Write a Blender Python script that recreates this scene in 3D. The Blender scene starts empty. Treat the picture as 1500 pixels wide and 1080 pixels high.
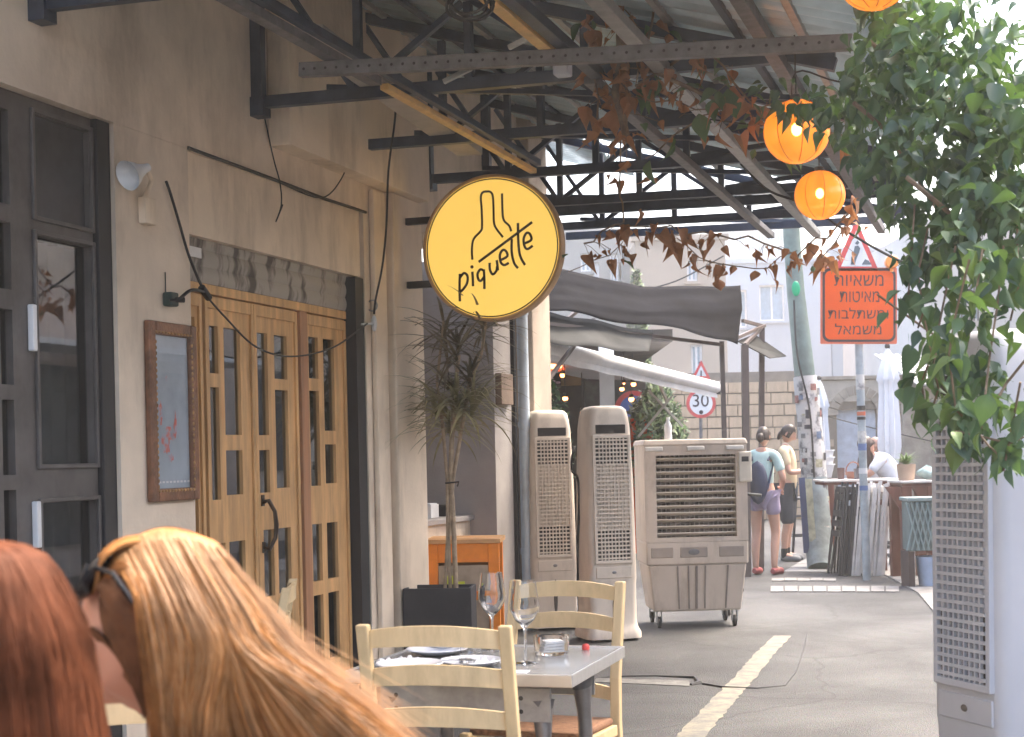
import bpy, bmesh, math, random
from mathutils import Vector, Matrix, Euler
R=math.radians
rnd=random.Random(7)
sc=bpy.context.scene
COL=sc.collection
# ---------------------------------------------------------------- camera
F_PX=2250.; ROLL=.022; EYE=1.4; H0=125.
cam=bpy.data.cameras.new('camera'); camo=bpy.data.objects.new('camera',cam); COL.objects.link(camo)
cam.sensor_width=36; cam.lens=F_PX/1500*36; cam.clip_start=.05; cam.clip_end=800
camo.location=(0,0,EYE); camo.rotation_euler=(R(90),math.atan(ROLL),0)
cam.shift_x=-2.75/1500; cam.shift_y=H0/1500
cam.dof.use_dof=True; cam.dof.focus_distance=8.5; cam.dof.aperture_fstop=8.5
sc.camera=camo
# ---------------------------------------------------------------- world, sun, exposure
TH=-math.atan(.324); OX=-3.93
ct,st=math.cos(TH),math.sin(TH)
sund=Vector((.45*ct-.5*st, .45*st+.5*ct, 1.0)).normalized()
w=bpy.data.worlds.new('World'); sc.world=w; w.use_nodes=True
nt=w.node_tree; bg=nt.nodes['Background']
sky=nt.nodes.new('ShaderNodeTexSky'); sky.sky_type='NISHITA'; sky.sun_disc=False
sky.sun_elevation=math.asin(sund.z); sky.sun_rotation=math.atan2(sund.x,sund.y)
sky.air_density=1.0; sky.dust_density=6.0; sky.ozone_density=0.0
nt.links.new(sky.outputs[0],bg.inputs[0]); bg.inputs[1].default_value=.15
sl=bpy.data.lights.new('sun','SUN'); sl.energy=1.0; sl.angle=R(25); sl.color=(1,.93,.82)
so=bpy.data.objects.new('sun',sl); COL.objects.link(so); so.rotation_euler=sund.to_track_quat('Z','Y').to_euler(); so.location=(0,0,30)
sc.view_settings.view_transform='Standard'; sc.view_settings.look='None'
sc.view_settings.exposure=2.7; sc.view_settings.gamma=1
# ---------------------------------------------------------------- placement helpers (photograph -> place)
K=1+ROLL*ROLL
def ray(x,y):
    u=x-750;v=y-540
    return ((u-ROLL*v)/K/F_PX, -(((v+ROLL*u)/K)-H0)/F_PX)
def D(x,y,Y):
    a,b=ray(x,y); return Vector((a*Y,Y,EYE+b*Y))
def G(x,y,z=0.):
    a,b=ray(x,y); Y=(z-EYE)/b; return Vector((a*Y,Y,z))
def loc(X,Y):
    dx=X-OX; return (ct*dx+st*Y, -st*dx+ct*Y)
def Wp(x,y,t=0.):
    a,b=ray(x,y); Y=(t+ct*OX)/(ct*a+st); return loc(a*Y,Y)[1], EYE+b*Y
def Sp(x,y,s):
    a,b=ray(x,y); Y=(s-st*OX)/(-st*a+ct); return loc(a*Y,Y)[0], EYE+b*Y
FAC=Matrix.Translation((OX,0,0))@Matrix.Rotation(TH,4,'Z')
ID=Matrix.Identity(4)
def fw(t,s,z): return FAC@Vector((t,s,z))
# ---------------------------------------------------------------- materials
MC={}
def mat(name,col,rough=.6,metal=0.,nscale=6.,var=.12,bump=.0,bscale=60.,spec=.5,col2=None,thr=None,emit=None,est=0.,stretch=None,alpha=None,coat=0.,detail=4,grime=0.,grime_s=(3,3,.9)):
    if name in MC: return MC[name]
    m=bpy.data.materials.new(name); m.use_nodes=True; n=m.node_tree.nodes; l=m.node_tree.links
    p=n['Principled BSDF']
    p.inputs['Roughness'].default_value=rough; p.inputs['Metallic'].default_value=metal
    p.inputs['Specular IOR Level'].default_value=spec; p.inputs['Coat Weight'].default_value=coat
    tc=n.new('ShaderNodeTexCoord'); mp=n.new('ShaderNodeMapping'); l.new(tc.outputs['Object'],mp.inputs[0])
    if stretch: mp.inputs['Scale'].default_value=stretch
    no=n.new('ShaderNodeTexNoise'); no.inputs['Scale'].default_value=nscale; no.inputs['Detail'].default_value=detail; no.inputs['Roughness'].default_value=.6
    l.new(mp.outputs[0],no.inputs['Vector'])
    cr=n.new('ShaderNodeValToRGB')
    c=Vector(col)
    if col2 is None:
        a=[max(0,x*(1-var*1.6)) for x in c]; b=[min(1,x*(1+var)) for x in c]
    else: a=list(col2); b=list(c)
    lo,hi=(thr if thr else (.3,.7))
    cr.color_ramp.elements[0].position=lo; cr.color_ramp.elements[0].color=(*a,1)
    cr.color_ramp.elements[1].position=hi; cr.color_ramp.elements[1].color=(*b,1)
    l.new(no.outputs[0],cr.inputs[0]);     last=cr.outputs[0]
    if grime:
        mg=n.new('ShaderNodeMapping'); mg.inputs['Scale'].default_value=grime_s; l.new(tc.outputs['Object'],mg.inputs[0])
        g=n.new('ShaderNodeTexNoise'); g.inputs['Scale'].default_value=1.0; g.inputs['Detail'].default_value=8; g.inputs['Roughness'].default_value=.68; l.new(mg.outputs[0],g.inputs['Vector'])
        gr=n.new('ShaderNodeValToRGB'); gr.color_ramp.elements[0].position=.28; gr.color_ramp.elements[0].color=(1-grime,1-grime*1.05,1-grime*1.1,1); gr.color_ramp.elements[1].position=.52; gr.color_ramp.elements[1].color=(1,1,1,1); l.new(g.outputs[0],gr.inputs[0])
        mm=n.new('ShaderNodeMixRGB'); mm.blend_type='MULTIPLY'; mm.inputs[0].default_value=1; l.new(last,mm.inputs[1]); l.new(gr.outputs[0],mm.inputs[2]); last=mm.outputs[0]
    l.new(last,p.inputs['Base Color'])
    if bump>0:
        n2=n.new('ShaderNodeTexNoise'); n2.inputs['Scale'].default_value=bscale; n2.inputs['Detail'].default_value=5
        l.new(mp.outputs[0],n2.inputs['Vector'])
        b_=n.new('ShaderNodeBump'); b_.inputs['Strength'].default_value=bump; b_.inputs['Distance'].default_value=.01
        l.new(n2.outputs[0],b_.inputs['Height']); l.new(b_.outputs[0],p.inputs['Normal'])
    if emit:
        p.inputs['Emission Color'].default_value=(*emit,1); p.inputs['Emission Strength'].default_value=est
    MC[name]=m; return m
def glassmat(name,tint=(.8,.8,.8),rough=.02,ior=1.5,thru=.9):
    if name in MC: return MC[name]
    m=bpy.data.materials.new(name); m.use_nodes=True; n=m.node_tree.nodes; l=m.node_tree.links
    n.remove(n['Principled BSDF']); o=n['Material Output']
    tr=n.new('ShaderNodeBsdfTransparent'); tr.inputs[0].default_value=(*[t*thru for t in tint],1)
    gl=n.new('ShaderNodeBsdfGlossy'); gl.inputs['Roughness'].default_value=rough
    fr=n.new('ShaderNodeFresnel'); fr.inputs[0].default_value=ior
    mx=n.new('ShaderNodeMixShader'); ge=n.new('ShaderNodeNewGeometry'); mt=n.new('ShaderNodeMath'); mt.operation='SUBTRACT'; mt.use_clamp=True; l.new(fr.outputs[0],mt.inputs[0]); l.new(ge.outputs['Backfacing'],mt.inputs[1]); l.new(mt.outputs[0],mx.inputs[0]); l.new(tr.outputs[0],mx.inputs[1]); l.new(gl.outputs[0],mx.inputs[2]); l.new(mx.outputs[0],o.inputs[0])
    MC[name]=m; return m
plaster=mat('plaster',(.74,.62,.49),.9,grime=.42,grime_s=(1.5,1.5,.5),nscale=1.3,var=.14,bump=.35,bscale=25)
plaster2=mat('plaster_clean',(.78,.65,.50),.9,grime=.38,grime_s=(3,3,.7),nscale=2,var=.09,bump=.2,bscale=40)
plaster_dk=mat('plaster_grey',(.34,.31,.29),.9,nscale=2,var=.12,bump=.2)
navy=mat('navy_steel',(.034,.050,.085),.45,.3,nscale=8,var=.3,bump=.1)
galv=mat('galvanised',(.36,.36,.35),.45,.6,nscale=15,var=.15)
galvd=mat('galv_dull',(.16,.155,.16),.55,.3,nscale=20,var=.2)
lamplit_yellow=mat('lamplit_batten',(.75,.46,.16),.5,nscale=10,var=.15)  # warm lamp light painted into the batten colour
sheet=mat('roof_sheet_underside',(.50,.64,.70),.35,.3,nscale=2.5,var=.25,bump=.05)
pine=mat('pine_wood',(.64,.37,.155),.5,grime=.25,grime_s=(5,5,1.5),nscale=3,var=.2,stretch=(6,6,.6),bump=.05,bscale=20)
pine_r=mat('red_wood',(.40,.19,.09),.55,nscale=3,var=.15,stretch=(6,6,.6))
darkjamb=mat('dark_jamb',(.02,.02,.022),.6)
winframe=mat('grey_frame',(.105,.095,.09),.55,grime=.4,grime_s=(5,5,2),nscale=5,var=.2)
winpanel=mat('dark_panel',(.055,.055,.06),.5,nscale=4,var=.3)
glass=glassmat('window_glass',(.55,.58,.6),.02,2.3)
glassclear=glassmat('clear_glass',(.97,.97,.97),.0,1.45,1.)
shut=mat('shutter_metal',(.36,.33,.29),.6,.1,nscale=4,var=.3,col2=(.08,.07,.065),thr=(.40,.52),stretch=(1,1.8,.6))
frame_br=mat('carved_frame',(.20,.085,.04),.45,nscale=12,var=.35,bump=.4,bscale=80)
black=mat('black_plastic',(.015,.015,.017),.5)
rubber=mat('black_cable',(.018,.017,.018),.6)
white=mat('white_paint',(.72,.72,.72),.5,nscale=4,var=.08)
tan=mat('beige_plastic',(.66,.57,.47),.5,grime=.24,grime_s=(8,8,3),nscale=3,var=.05,bump=.03)
tan2=mat('taupe_plastic',(.48,.41,.345),.55,grime=.3,grime_s=(6,6,2),nscale=3,var=.06,bump=.03)
greyp=mat('grey_plastic',(.47,.49,.54),.5,nscale=3,var=.04)
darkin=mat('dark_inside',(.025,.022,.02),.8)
cream=mat('cream_paint',(.60,.45,.25),.5,grime=.2,grime_s=(20,20,6),nscale=5,var=.09,bump=.06,bscale=30,stretch=(3,3,.7))
steel=mat('brushed_steel',(.60,.60,.60),.28,.85,nscale=10,var=.08,stretch=(1,12,1))
steelleg=mat('table_leg_metal',(.28,.27,.27),.35,.8,nscale=14,var=.15)
asph=None
orange=mat('orange_paint',(.95,.27,.018),.5,nscale=6,var=.12)
mahog=mat('mahogany',(.13,.04,.025),.5,nscale=5,var=.2,stretch=(3,3,.5))
# ---------------------------------------------------------------- mesh builder
class MB:
    def __init__(s): s.v=[];s.f=[];s.sm=[];s.M=None
    def add(s,vs,fs,smooth=False,M=None):
        o=len(s.v)
        for p in vs:
            p=Vector(p)
            if M is not None: p=M@p
            if s.M is not None: p=s.M@p
            s.v.append(p)
        for f in fs: s.f.append([o+i for i in f]); s.sm.append(smooth)
        return s
    def box(s,x0,x1,y0,y1,z0,z1,M=None):
        vs=[(x0,y0,z0),(x1,y0,z0),(x1,y1,z0),(x0,y1,z0),(x0,y0,z1),(x1,y0,z1),(x1,y1,z1),(x0,y1,z1)]
        return s.add(vs,[(0,3,2,1),(4,5,6,7),(0,1,5,4),(1,2,6,5),(2,3,7,6),(3,0,4,7)],M=M)
    def bar(s,p,q,w,h,up=(0,0,1)):
        p=Vector(p);q=Vector(q);d=(q-p);L=d.length;d.normalize();u=Vector(up)
        sd=d.cross(u)
        if sd.length<1e-3: sd=d.cross(Vector((0,1,0)))
        sd.normalize();u=sd.cross(d)
        M=Matrix((( sd.x,d.x,u.x,p.x),(sd.y,d.y,u.y,p.y),(sd.z,d.z,u.z,p.z),(0,0,0,1)))
        return s.box(-w/2,w/2,0,L,-h/2,h/2,M=M)
    def tube(s,pts,r,n=8,cap=True):
        pts=[Vector(p) for p in pts]; N=len(pts)
        rs=r if isinstance(r,(list,tuple)) else [r]*N
        vs=[];fs=[];ref=None
        for i,p in enumerate(pts):
            d=(pts[min(i+1,N-1)]-pts[max(i-1,0)])
            if d.length<1e-9: d=Vector((0,0,1))
            d.normalize()
            if ref is None: ref=Vector((0,0,1)) if abs(d.z)<.9 else Vector((1,0,0))
            a=d.cross(ref)
            if a.length<1e-4: a=d.cross(Vector((0,1,0)))
            a.normalize(); b=a.cross(d); ref=b
            for k in range(n):
                an=2*math.pi*k/n; vs.append(p+(a*math.cos(an)+b*math.sin(an))*rs[i])
        for i in range(N-1):
            for k in range(n): fs.append((i*n+k,i*n+(k+1)%n,(i+1)*n+(k+1)%n,(i+1)*n+k))
        s.add(vs,fs,True)
        if cap:
            s.add(vs[:n],[tuple(range(n-1,-1,-1))]); s.add(vs[-n:],[tuple(range(n))])
        return s
    def lathe(s,prof,c=(0,0,0),n=20,M=None):
        vs=[];fs=[];c=Vector(c)
        for (r,z) in prof:
            for k in range(n): a=2*math.pi*k/n; vs.append(c+Vector((r*math.cos(a),r*math.sin(a),z)))
        for i in range(len(prof)-1):
            for k in range(n): fs.append((i*n+k,i*n+(k+1)%n,(i+1)*n+(k+1)%n,(i+1)*n+k))
        return s.add(vs,fs,True,M=M)
    def ell(s,c,r,n=14,m=9,M=None):
        c=Vector(c);vs=[];fs=[]
        for i in range(m+1):
            ph=math.pi*i/m
            for k in range(n):
                a=2*math.pi*k/n; vs.append(c+Vector((r[0]*math.sin(ph)*math.cos(a),r[1]*math.sin(ph)*math.sin(a),r[2]*math.cos(ph))))
        for i in range(m):
            for k in range(n): fs.append((i*n+k,(i+1)*n+k,(i+1)*n+(k+1)%n,i*n+(k+1)%n))
        return s.add(vs,fs,True,M=M)
    def prism(s,poly,h0,h1,M=None):   # poly in xy, extruded in z
        n=len(poly); vs=[(x,y,h0) for x,y in poly]+[(x,y,h1) for x,y in poly]
        fs=[tuple(range(n-1,-1,-1)),tuple(range(n,2*n))]+[(i,(i+1)%n,n+(i+1)%n,n+i) for i in range(n)]
        return s.add(vs,fs,M=M)
    def grid(s,fn,nu,nv,smooth=True,M=None):
        vs=[fn(i/nu,j/nv) for j in range(nv+1) for i in range(nu+1)]
        fs=[(j*(nu+1)+i,j*(nu+1)+i+1,(j+1)*(nu+1)+i+1,(j+1)*(nu+1)+i) for j in range(nv) for i in range(nu)]
        return s.add(vs,fs,smooth,M=M)
    def mesh(s,name,org=(0,0,0),sharp=True):
        me=bpy.data.meshes.new(name); o=Vector(org)
        me.from_pydata([v-o for v in s.v],[],s.f); me.polygons.foreach_set('use_smooth',s.sm)
        me.update()
        if sharp and len(s.f)<20000 and any(s.sm): me.set_sharp_from_angle(angle=R(42))
        return me
    def part(s,name,m,T,parent=None,bevel=0,kind=None,label=None,solid=0):
        o=bpy.data.objects.new(name,s.mesh(name,T.org)); COL.objects.link(o)
        o.data.materials.append(m); o.parent=parent if parent is not None else T.e
        fin(o,bevel,solid)
        if kind:o['kind']=kind
        if label:o['label']=label
        return o
    def solo(s,name,label,cat,m,org=None,frame=ID,bevel=0,group=None,kind=None,solid=0):
        if org is None:
            xs=[v.x for v in s.v];ys=[v.y for v in s.v];zs=[v.z for v in s.v]
            org=((min(xs)+max(xs))/2,(min(ys)+max(ys))/2,min(zs))
        o=bpy.data.objects.new(name,s.mesh(name,org)); COL.objects.link(o); o.data.materials.append(m)
        o.matrix_world=frame@Matrix.Translation(org)
        if label:o['label']=label
        if cat:o['category']=cat
        if group:o['group']=group
        if kind:o['kind']=kind
        fin(o,bevel,solid)
        return o
def fin(o,bevel,solid=0):
    if solid:
        md=o.modifiers.new('thick','SOLIDIFY'); md.thickness=solid; md.offset=0
    if bevel:
        md=o.modifiers.new('bevel','BEVEL'); md.width=bevel; md.segments=2; md.limit_method='ANGLE'; md.angle_limit=R(40)
class Thing:
    def __init__(s,name,label,cat,org=(0,0,0),frame=ID,group=None,rz=0):
        s.org=Vector(org) if not rz else Vector((0,0,0))
        s.e=bpy.data.objects.new(name,None); COL.objects.link(s.e); s.e.empty_display_size=.1
        s.e.matrix_world=frame@Matrix.Translation(org)@Matrix.Rotation(rz,4,'Z')
        s.e['label']=label; s.e['category']=cat
        if group: s.e['group']=group
def new_thing_local(name,label,cat,pos,rz=0,group=None):
    t=Thing(name,label,cat,(0,0,0),ID,group); t.e.matrix_world=Matrix.Translation(pos)@Matrix.Rotation(rz,4,'Z'); return t
def kids(o): return [c for c in bpy.data.objects if c.parent==o]
def copy_tree(o,parent=None):
    c=o.copy(); COL.objects.link(c)
    if parent is not None: c.parent=parent
    for ch in kids(o): copy_tree(ch,c)
    return c
def dup(T,pos,rz,label,group=None,scale=None):
    c=copy_tree(T.e); m=Matrix.Translation(pos)@Matrix.Rotation(rz,4,'Z')
    if scale: m=m@Matrix.Diagonal((*scale,1))
    c.matrix_world=m; c['label']=label
    if group:c['group']=group
    return c
def textmesh(txt,size,depth,align='CENTER'):
    cu=bpy.data.curves.new('t','FONT'); cu.body=txt; cu.size=size; cu.extrude=depth; cu.align_x=align; cu.align_y='CENTER'
    o=bpy.data.objects.new('t',cu); COL.objects.link(o); bpy.context.view_layer.update()
    me=bpy.data.meshes.new_from_object(o.evaluated_get(bpy.context.evaluated_depsgraph_get()))
    vs=[v.co.copy() for v in me.vertices]; fs=[tuple(p.vertices) for p in me.polygons]
    bpy.data.objects.remove(o); bpy.data.meshes.remove(me)
    return vs,fs
def cells(mb,s0,s1,z0,z1,holes,t0,t1):
    """plate in the (s,z) plane between t0 and t1 with rectangular holes"""
    ss=sorted({s0,s1,*[h[0] for h in holes],*[h[1] for h in holes]}); zs=sorted({z0,z1,*[h[2] for h in holes],*[h[3] for h in holes]})
    ss=[a for a in ss if s0<=a<=s1]; zs=[a for a in zs if z0<=a<=z1]
    def solid(i,j):
        if i<0 or j<0 or i>=len(ss)-1 or j>=len(zs)-1: return False
        cs=(ss[i]+ss[i+1])/2; cz=(zs[j]+zs[j+1])/2
        return not any(h[0]<cs<h[1] and h[2]<cz<h[3] for h in holes)
    for i in range(len(ss)-1):
        for j in range(len(zs)-1):
            if not solid(i,j): continue
            a,b,c,d=ss[i],ss[i+1],zs[j],zs[j+1]
            mb.add([(t1,a,c),(t1,b,c),(t1,b,d),(t1,a,d)],[(0,1,2,3)])
            mb.add([(t0,a,c),(t0,b,c),(t0,b,d),(t0,a,d)],[(3,2,1,0)])
            if not solid(i-1,j): mb.add([(t0,a,c),(t1,a,c),(t1,a,d),(t0,a,d)],[(0,1,2,3)])
            if not solid(i+1,j): mb.add([(t0,b,c),(t1,b,c),(t1,b,d),(t0,b,d)],[(3,2,1,0)])
            if not solid(i,j-1): mb.add([(t0,a,c),(t0,b,c),(t1,b,c),(t1,a,c)],[(0,1,2,3)])
            if not solid(i,j+1): mb.add([(t0,a,d),(t0,b,d),(t1,b,d),(t1,a,d)],[(3,2,1,0)])
# ================================================================ ground
def ground_mat():
    m=bpy.data.materials.new('asphalt'); m.use_nodes=True; n=m.node_tree.nodes; l=m.node_tree.links; p=n['Principled BSDF']
    p.inputs['Roughness'].default_value=.75
    tc=n.new('ShaderNodeTexCoord')
    a=n.new('ShaderNodeTexNoise'); a.inputs['Scale'].default_value=1.1; a.inputs['Detail'].default_value=6; l.new(tc.outputs['Object'],a.inputs['Vector'])
    b=n.new('ShaderNodeTexNoise'); b.inputs['Scale'].default_value=90; b.inputs['Detail'].default_value=3; l.new(tc.outputs['Object'],b.inputs['Vector'])
    v=n.new('ShaderNodeTexVoronoi'); v.inputs['Scale'].default_value=160; l.new(tc.outputs['Object'],v.inputs['Vector'])
    cr=n.new('ShaderNodeValToRGB'); cr.color_ramp.elements[0].position=.35; cr.color_ramp.elements[0].color=(.050,.0495,.0505,1); cr.color_ramp.elements[1].position=.65; cr.color_ramp.elements[1].color=(.100,.099,.099,1)
    l.new(a.outputs[0],cr.inputs[0])
    mx=n.new('ShaderNodeMixRGB'); mx.blend_type='OVERLAY'; mx.inputs[0].default_value=.7; l.new(cr.outputs[0],mx.inputs[1]); l.new(b.outputs[0],mx.inputs[2])
    mx2=n.new('ShaderNodeMixRGB'); mx2.blend_type='MULTIPLY'; mx2.inputs[0].default_value=.45; l.new(mx.outputs[0],mx2.inputs[1]); l.new(v.outputs['Color'],mx2.inputs[2])
    pt_=n.new('ShaderNodeTexNoise'); pt_.inputs['Scale'].default_value=.45; pt_.inputs['Detail'].default_value=9; pt_.inputs['Roughness'].default_value=.7; pt_.inputs['Distortion'].default_value=.6; l.new(tc.outputs['Object'],pt_.inputs['Vector'])
    pr_=n.new('ShaderNodeValToRGB'); e0=pr_.color_ramp.elements; e0[0].position=.42; e0[0].color=(.62,.62,.63,1); e0[1].position=.50; e0[1].color=(1,1,1,1); l.new(pt_.outputs[0],pr_.inputs[0])
    vc=n.new('ShaderNodeTexVoronoi'); vc.feature='DISTANCE_TO_EDGE'; vc.inputs['Scale'].default_value=.55; dn=n.new('ShaderNodeTexNoise'); dn.inputs['Scale'].default_value=2.5; dn.inputs['Detail'].default_value=6; l.new(tc.outputs['Object'],dn.inputs['Vector'])
    mv=n.new('ShaderNodeMixRGB'); mv.inputs[0].default_value=.22; l.new(tc.outputs['Object'],mv.inputs[1]); l.new(dn.outputs['Color'],mv.inputs[2]); l.new(mv.outputs[0],vc.inputs['Vector'])
    cc=n.new('ShaderNodeValToRGB'); cc.color_ramp.elements[0].position=.0; cc.color_ramp.elements[0].color=(.35,.35,.35,1); cc.color_ramp.elements[1].position=.006; cc.color_ramp.elements[1].color=(1,1,1,1); l.new(vc.outputs['Distance'],cc.inputs[0])
    m3=n.new('ShaderNodeMixRGB'); m3.blend_type='MULTIPLY'; m3.inputs[0].default_value=.8; l.new(mx2.outputs[0],m3.inputs[1]); l.new(pr_.outputs[0],m3.inputs[2])
    m4=n.new('ShaderNodeMixRGB'); m4.blend_type='MULTIPLY'; m4.inputs[0].default_value=.7; l.new(m3.outputs[0],m4.inputs[1]); l.new(cc.outputs[0],m4.inputs[2])
    l.new(m4.outputs[0],p.inputs['Base Color'])
    bp=n.new('ShaderNodeBump'); bp.inputs['Strength'].default_value=.6; bp.inputs['Distance'].default_value=.010; l.new(v.outputs[0],bp.inputs['Height']); l.new(bp.outputs[0],p.inputs['Normal'])
    return m
asph=ground_mat()
mb=MB(); mb.add([(-70,-50,0),(80,-50,0),(80,130,0),(-70,130,0)],[(0,1,2,3)]); mb.solo('street_ground',None,None,asph,org=(0,0,0),kind='structure')
paver=mat('pale_paver',(.21,.20,.19),.8,grime=.3,grime_s=(4,4,4),nscale=8,var=.15,bump=.2); paver2=mat('pavement_slab',(.24,.235,.23),.8,nscale=5,var=.15,bump=.2)
pv=bpy.data.objects.new('pavement_edge',None); COL.objects.link(pv); pv['kind']='structure'
class _P: pass
PV=_P(); PV.e=pv; PV.org=Vector((0,0,0))
# curving kerb of pale slabs on the right
kp=[G(1260,832),G(1300,845),G(1345,870),G(1370,900)]+[Vector((3.35,11.0,0)),Vector((3.2,9,0)),Vector((3.1,6,0)),Vector((3.1,2,0))]
kp=[Vector((4.2,19.5,0))]+kp
def resample(pts,step):
    out=[pts[0]];acc=0
    for a,b in zip(pts,pts[1:]):
        L=(b-a).length; n=max(1,int(L/step))
        for i in range(1,n+1): out.append(a.lerp(b,i/n))
    return out
kk=resample(kp,.5)
for i in range(len(kk)-1):
    a,b=kk[i],kk[i+1]; d=(b-a).normalized(); sd=Vector((-d.y,d.x,0)); sd=sd if sd.x>0 else -sd
    mb=MB(); p=[a+d*.01,b-d*.01]
    poly=[(p[0].x,p[0].y),(p[1].x,p[1].y),(p[1].x+sd.x*.30,p[1].y+sd.y*.30),(p[0].x+sd.x*.30,p[0].y+sd.y*.30)]
    mb.prism(poly,0.001,.014); mb.part('kerb_stone',paver,PV)
# crosswise bands of pale pavers
for (ya,yb,x0,x1,hgt) in ((868,860,1128,1318,0),(852,848,1130,1225,0)):
    A0,A1=G(x0,ya),G(x1,ya); B0,B1=G(x0,yb),G(x1,yb); n=9 if x1>1300 else 5
    for i in range(n):
        u0,u1=i/n+.006,(i+1)/n-.006
        q=[A0.lerp(A1,u0),A0.lerp(A1,u1),B0.lerp(B1,u1),B0.lerp(B1,u0)]
        mb=MB(); mb.prism([(c.x,c.y) for c in q],.001,.010+.002*(i%2)); mb.part('paving_stone',paver,PV)
# pavement slabs beyond the kerb
A=G(1135,838);
for i in range(9):
    for j in range(5):
        t0=1.25+i*.5; s0=18.6+j*.55
        q=[fw(t0+.01,s0+.01,0),fw(t0+.49,s0+.01,0),fw(t0+.49,s0+.54,0),fw(t0+.01,s0+.54,0)]
        mb=MB(); mb.prism([(c.x,c.y) for c in q],.001,.008+.002*((i*3+j)%3)); mb.part('pavement_slab',paver2,PV)
# tar joint lines in the asphalt
tar=mat('tar_joint',(.012,.012,.012),.5)
crk=Thing('road_strip','mottled pale cream strip with a ragged tar seam crossing it on the asphalt','road marking',G(960,1000))
crk.org=Vector(G(960,1000)); patchm=mat('patch_asphalt',(.15,.145,.135),.85,nscale=12,var=.3,bump=.3)
pts=[(862,996),(900,992),(960,991),(1018,994),(1024,1002),(1012,1004)]; mb=MB()
mb.tube([G(x,y)+Vector((0,0,.002)) for x,y in pts],[.004,.008,.006,.014,.02,.01],6); mb.part('seam_line',tar,crk)
pts=[(1030,1003),(1060,1008),(1110,1009),(1150,1005),(1166,985),(1178,950),(1182,930)]; mb=MB(); mb.tube([G(x,y)+Vector((0,0,.002)) for x,y in pts],[.010,.010,.006,.003,.003,.003,.002],6); mb.part('seam_line',tar,crk)
mb=MB(); q=[G(872,1000),G(1010,1006),G(1010,998),G(872,994)]; mb.prism([(c.x,c.y) for c in q],.001,.004); mb.part('pale_patch',patchm,crk)

# ragged strip, mottled grey to pale cream
def stripmat():
    m=bpy.data.materials.new('pale_strip'); m.use_nodes=True; n=m.node_tree.nodes; l=m.node_tree.links; p=n['Principled BSDF']; p.inputs['Roughness'].default_value=.75
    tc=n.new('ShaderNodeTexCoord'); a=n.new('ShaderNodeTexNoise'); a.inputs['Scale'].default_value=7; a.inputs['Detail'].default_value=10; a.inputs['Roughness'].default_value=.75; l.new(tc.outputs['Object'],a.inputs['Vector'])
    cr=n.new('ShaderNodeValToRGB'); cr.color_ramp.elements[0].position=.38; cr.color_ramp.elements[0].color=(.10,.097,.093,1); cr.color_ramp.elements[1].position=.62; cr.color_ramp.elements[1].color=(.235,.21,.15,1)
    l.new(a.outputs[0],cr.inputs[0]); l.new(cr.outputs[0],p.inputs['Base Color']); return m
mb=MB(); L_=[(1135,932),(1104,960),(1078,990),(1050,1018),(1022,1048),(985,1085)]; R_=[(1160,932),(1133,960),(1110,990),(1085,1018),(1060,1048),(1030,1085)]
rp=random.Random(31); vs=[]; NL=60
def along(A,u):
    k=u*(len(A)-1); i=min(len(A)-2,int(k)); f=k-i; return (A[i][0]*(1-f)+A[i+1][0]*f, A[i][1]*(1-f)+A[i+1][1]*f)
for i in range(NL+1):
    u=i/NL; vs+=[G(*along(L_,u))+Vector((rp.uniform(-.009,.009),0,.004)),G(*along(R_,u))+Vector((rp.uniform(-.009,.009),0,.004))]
mb.add(vs,[(2*i,2*i+2,2*i+3,2*i+1) for i in range(NL)]); mb.part('pale_line',stripmat(),crk)
# ================================================================ facade building
B=Thing('restaurant_building','long beige plastered restaurant building with wooden folding doors along the left side of the street','building',(0,0,0),FAC)
def bp(name,m,boxes,parent=None,bevel=0):
    mb=MB()
    for b in boxes: mb.box(*b)
    return mb.part(name,m,B,parent=parent,bevel=bevel)
bp('wall',plaster,[(-.3,0,-4,13.5,2.902,8.5),(-.3,-.001,7.125,7.765,0,2.901),(-.3,0,-4,1.6,0,2.901),(-.3,-.002,9.87,10.2,0,2.902)])  # upper wall raised out of view to block sky from the left
bp('upper_wall_box',plaster2,[(0.001,.13,8.62,10.68,3.07,5.6)],bevel=.006)
bp('column',plaster2,[(-.3,.06,10.2,10.7,0,3.068)],bevel=.012)
bp('column',mat('plaster_tan',(.38,.31,.25),.9,grime=.3,nscale=2),[(-.3,.10,13.0,13.5,0,5.6)],bevel=.012)
bp('door_pilaster',plaster2,[(0,.035,9.95,10.14,0,3.05)],bevel=.01)
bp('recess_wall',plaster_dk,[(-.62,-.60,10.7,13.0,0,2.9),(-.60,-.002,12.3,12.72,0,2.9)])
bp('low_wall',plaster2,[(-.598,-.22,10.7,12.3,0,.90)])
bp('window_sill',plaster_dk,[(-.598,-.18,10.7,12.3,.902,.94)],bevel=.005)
bp('plinth',plaster_dk,[(0.001,.02,7.14,7.76,0,.12)])
# filler panel over the shutter + roller shutter (slats)
bp('fascia_panel',plaster2,[(-.10,-.025,7.77,9.86,2.50,2.90)])
mb=MB(); mb.tube([(.004,7.76,2.905),(.006,8.6,2.90),(.004,9.3,2.893),(.004,9.9,2.90)],.009,6); mb.part('conduit',rubber,B)
shB=bp('shutter_box',darkin,[(-.30,-.12,7.77,9.86,2.28,2.50)])
for i in range(3):
    mb=MB(); z0=2.285+i*.083
    def fn(u,v): 
        a=math.pi*v; return Vector((-.078+.010*math.sin(a),7.785+u*2.06,z0+.083*v))
    mb.grid(fn,1,8); mb.box(-.118,-.079,7.785,9.845,z0+.079,z0+.083); mb.part('shutter_slat',shut,B,parent=shB)
mb=MB(); mb.box(-.058,-.052,7.83,7.97,2.40,2.45); mb.part('shutter_label',white,B,parent=shB)
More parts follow.
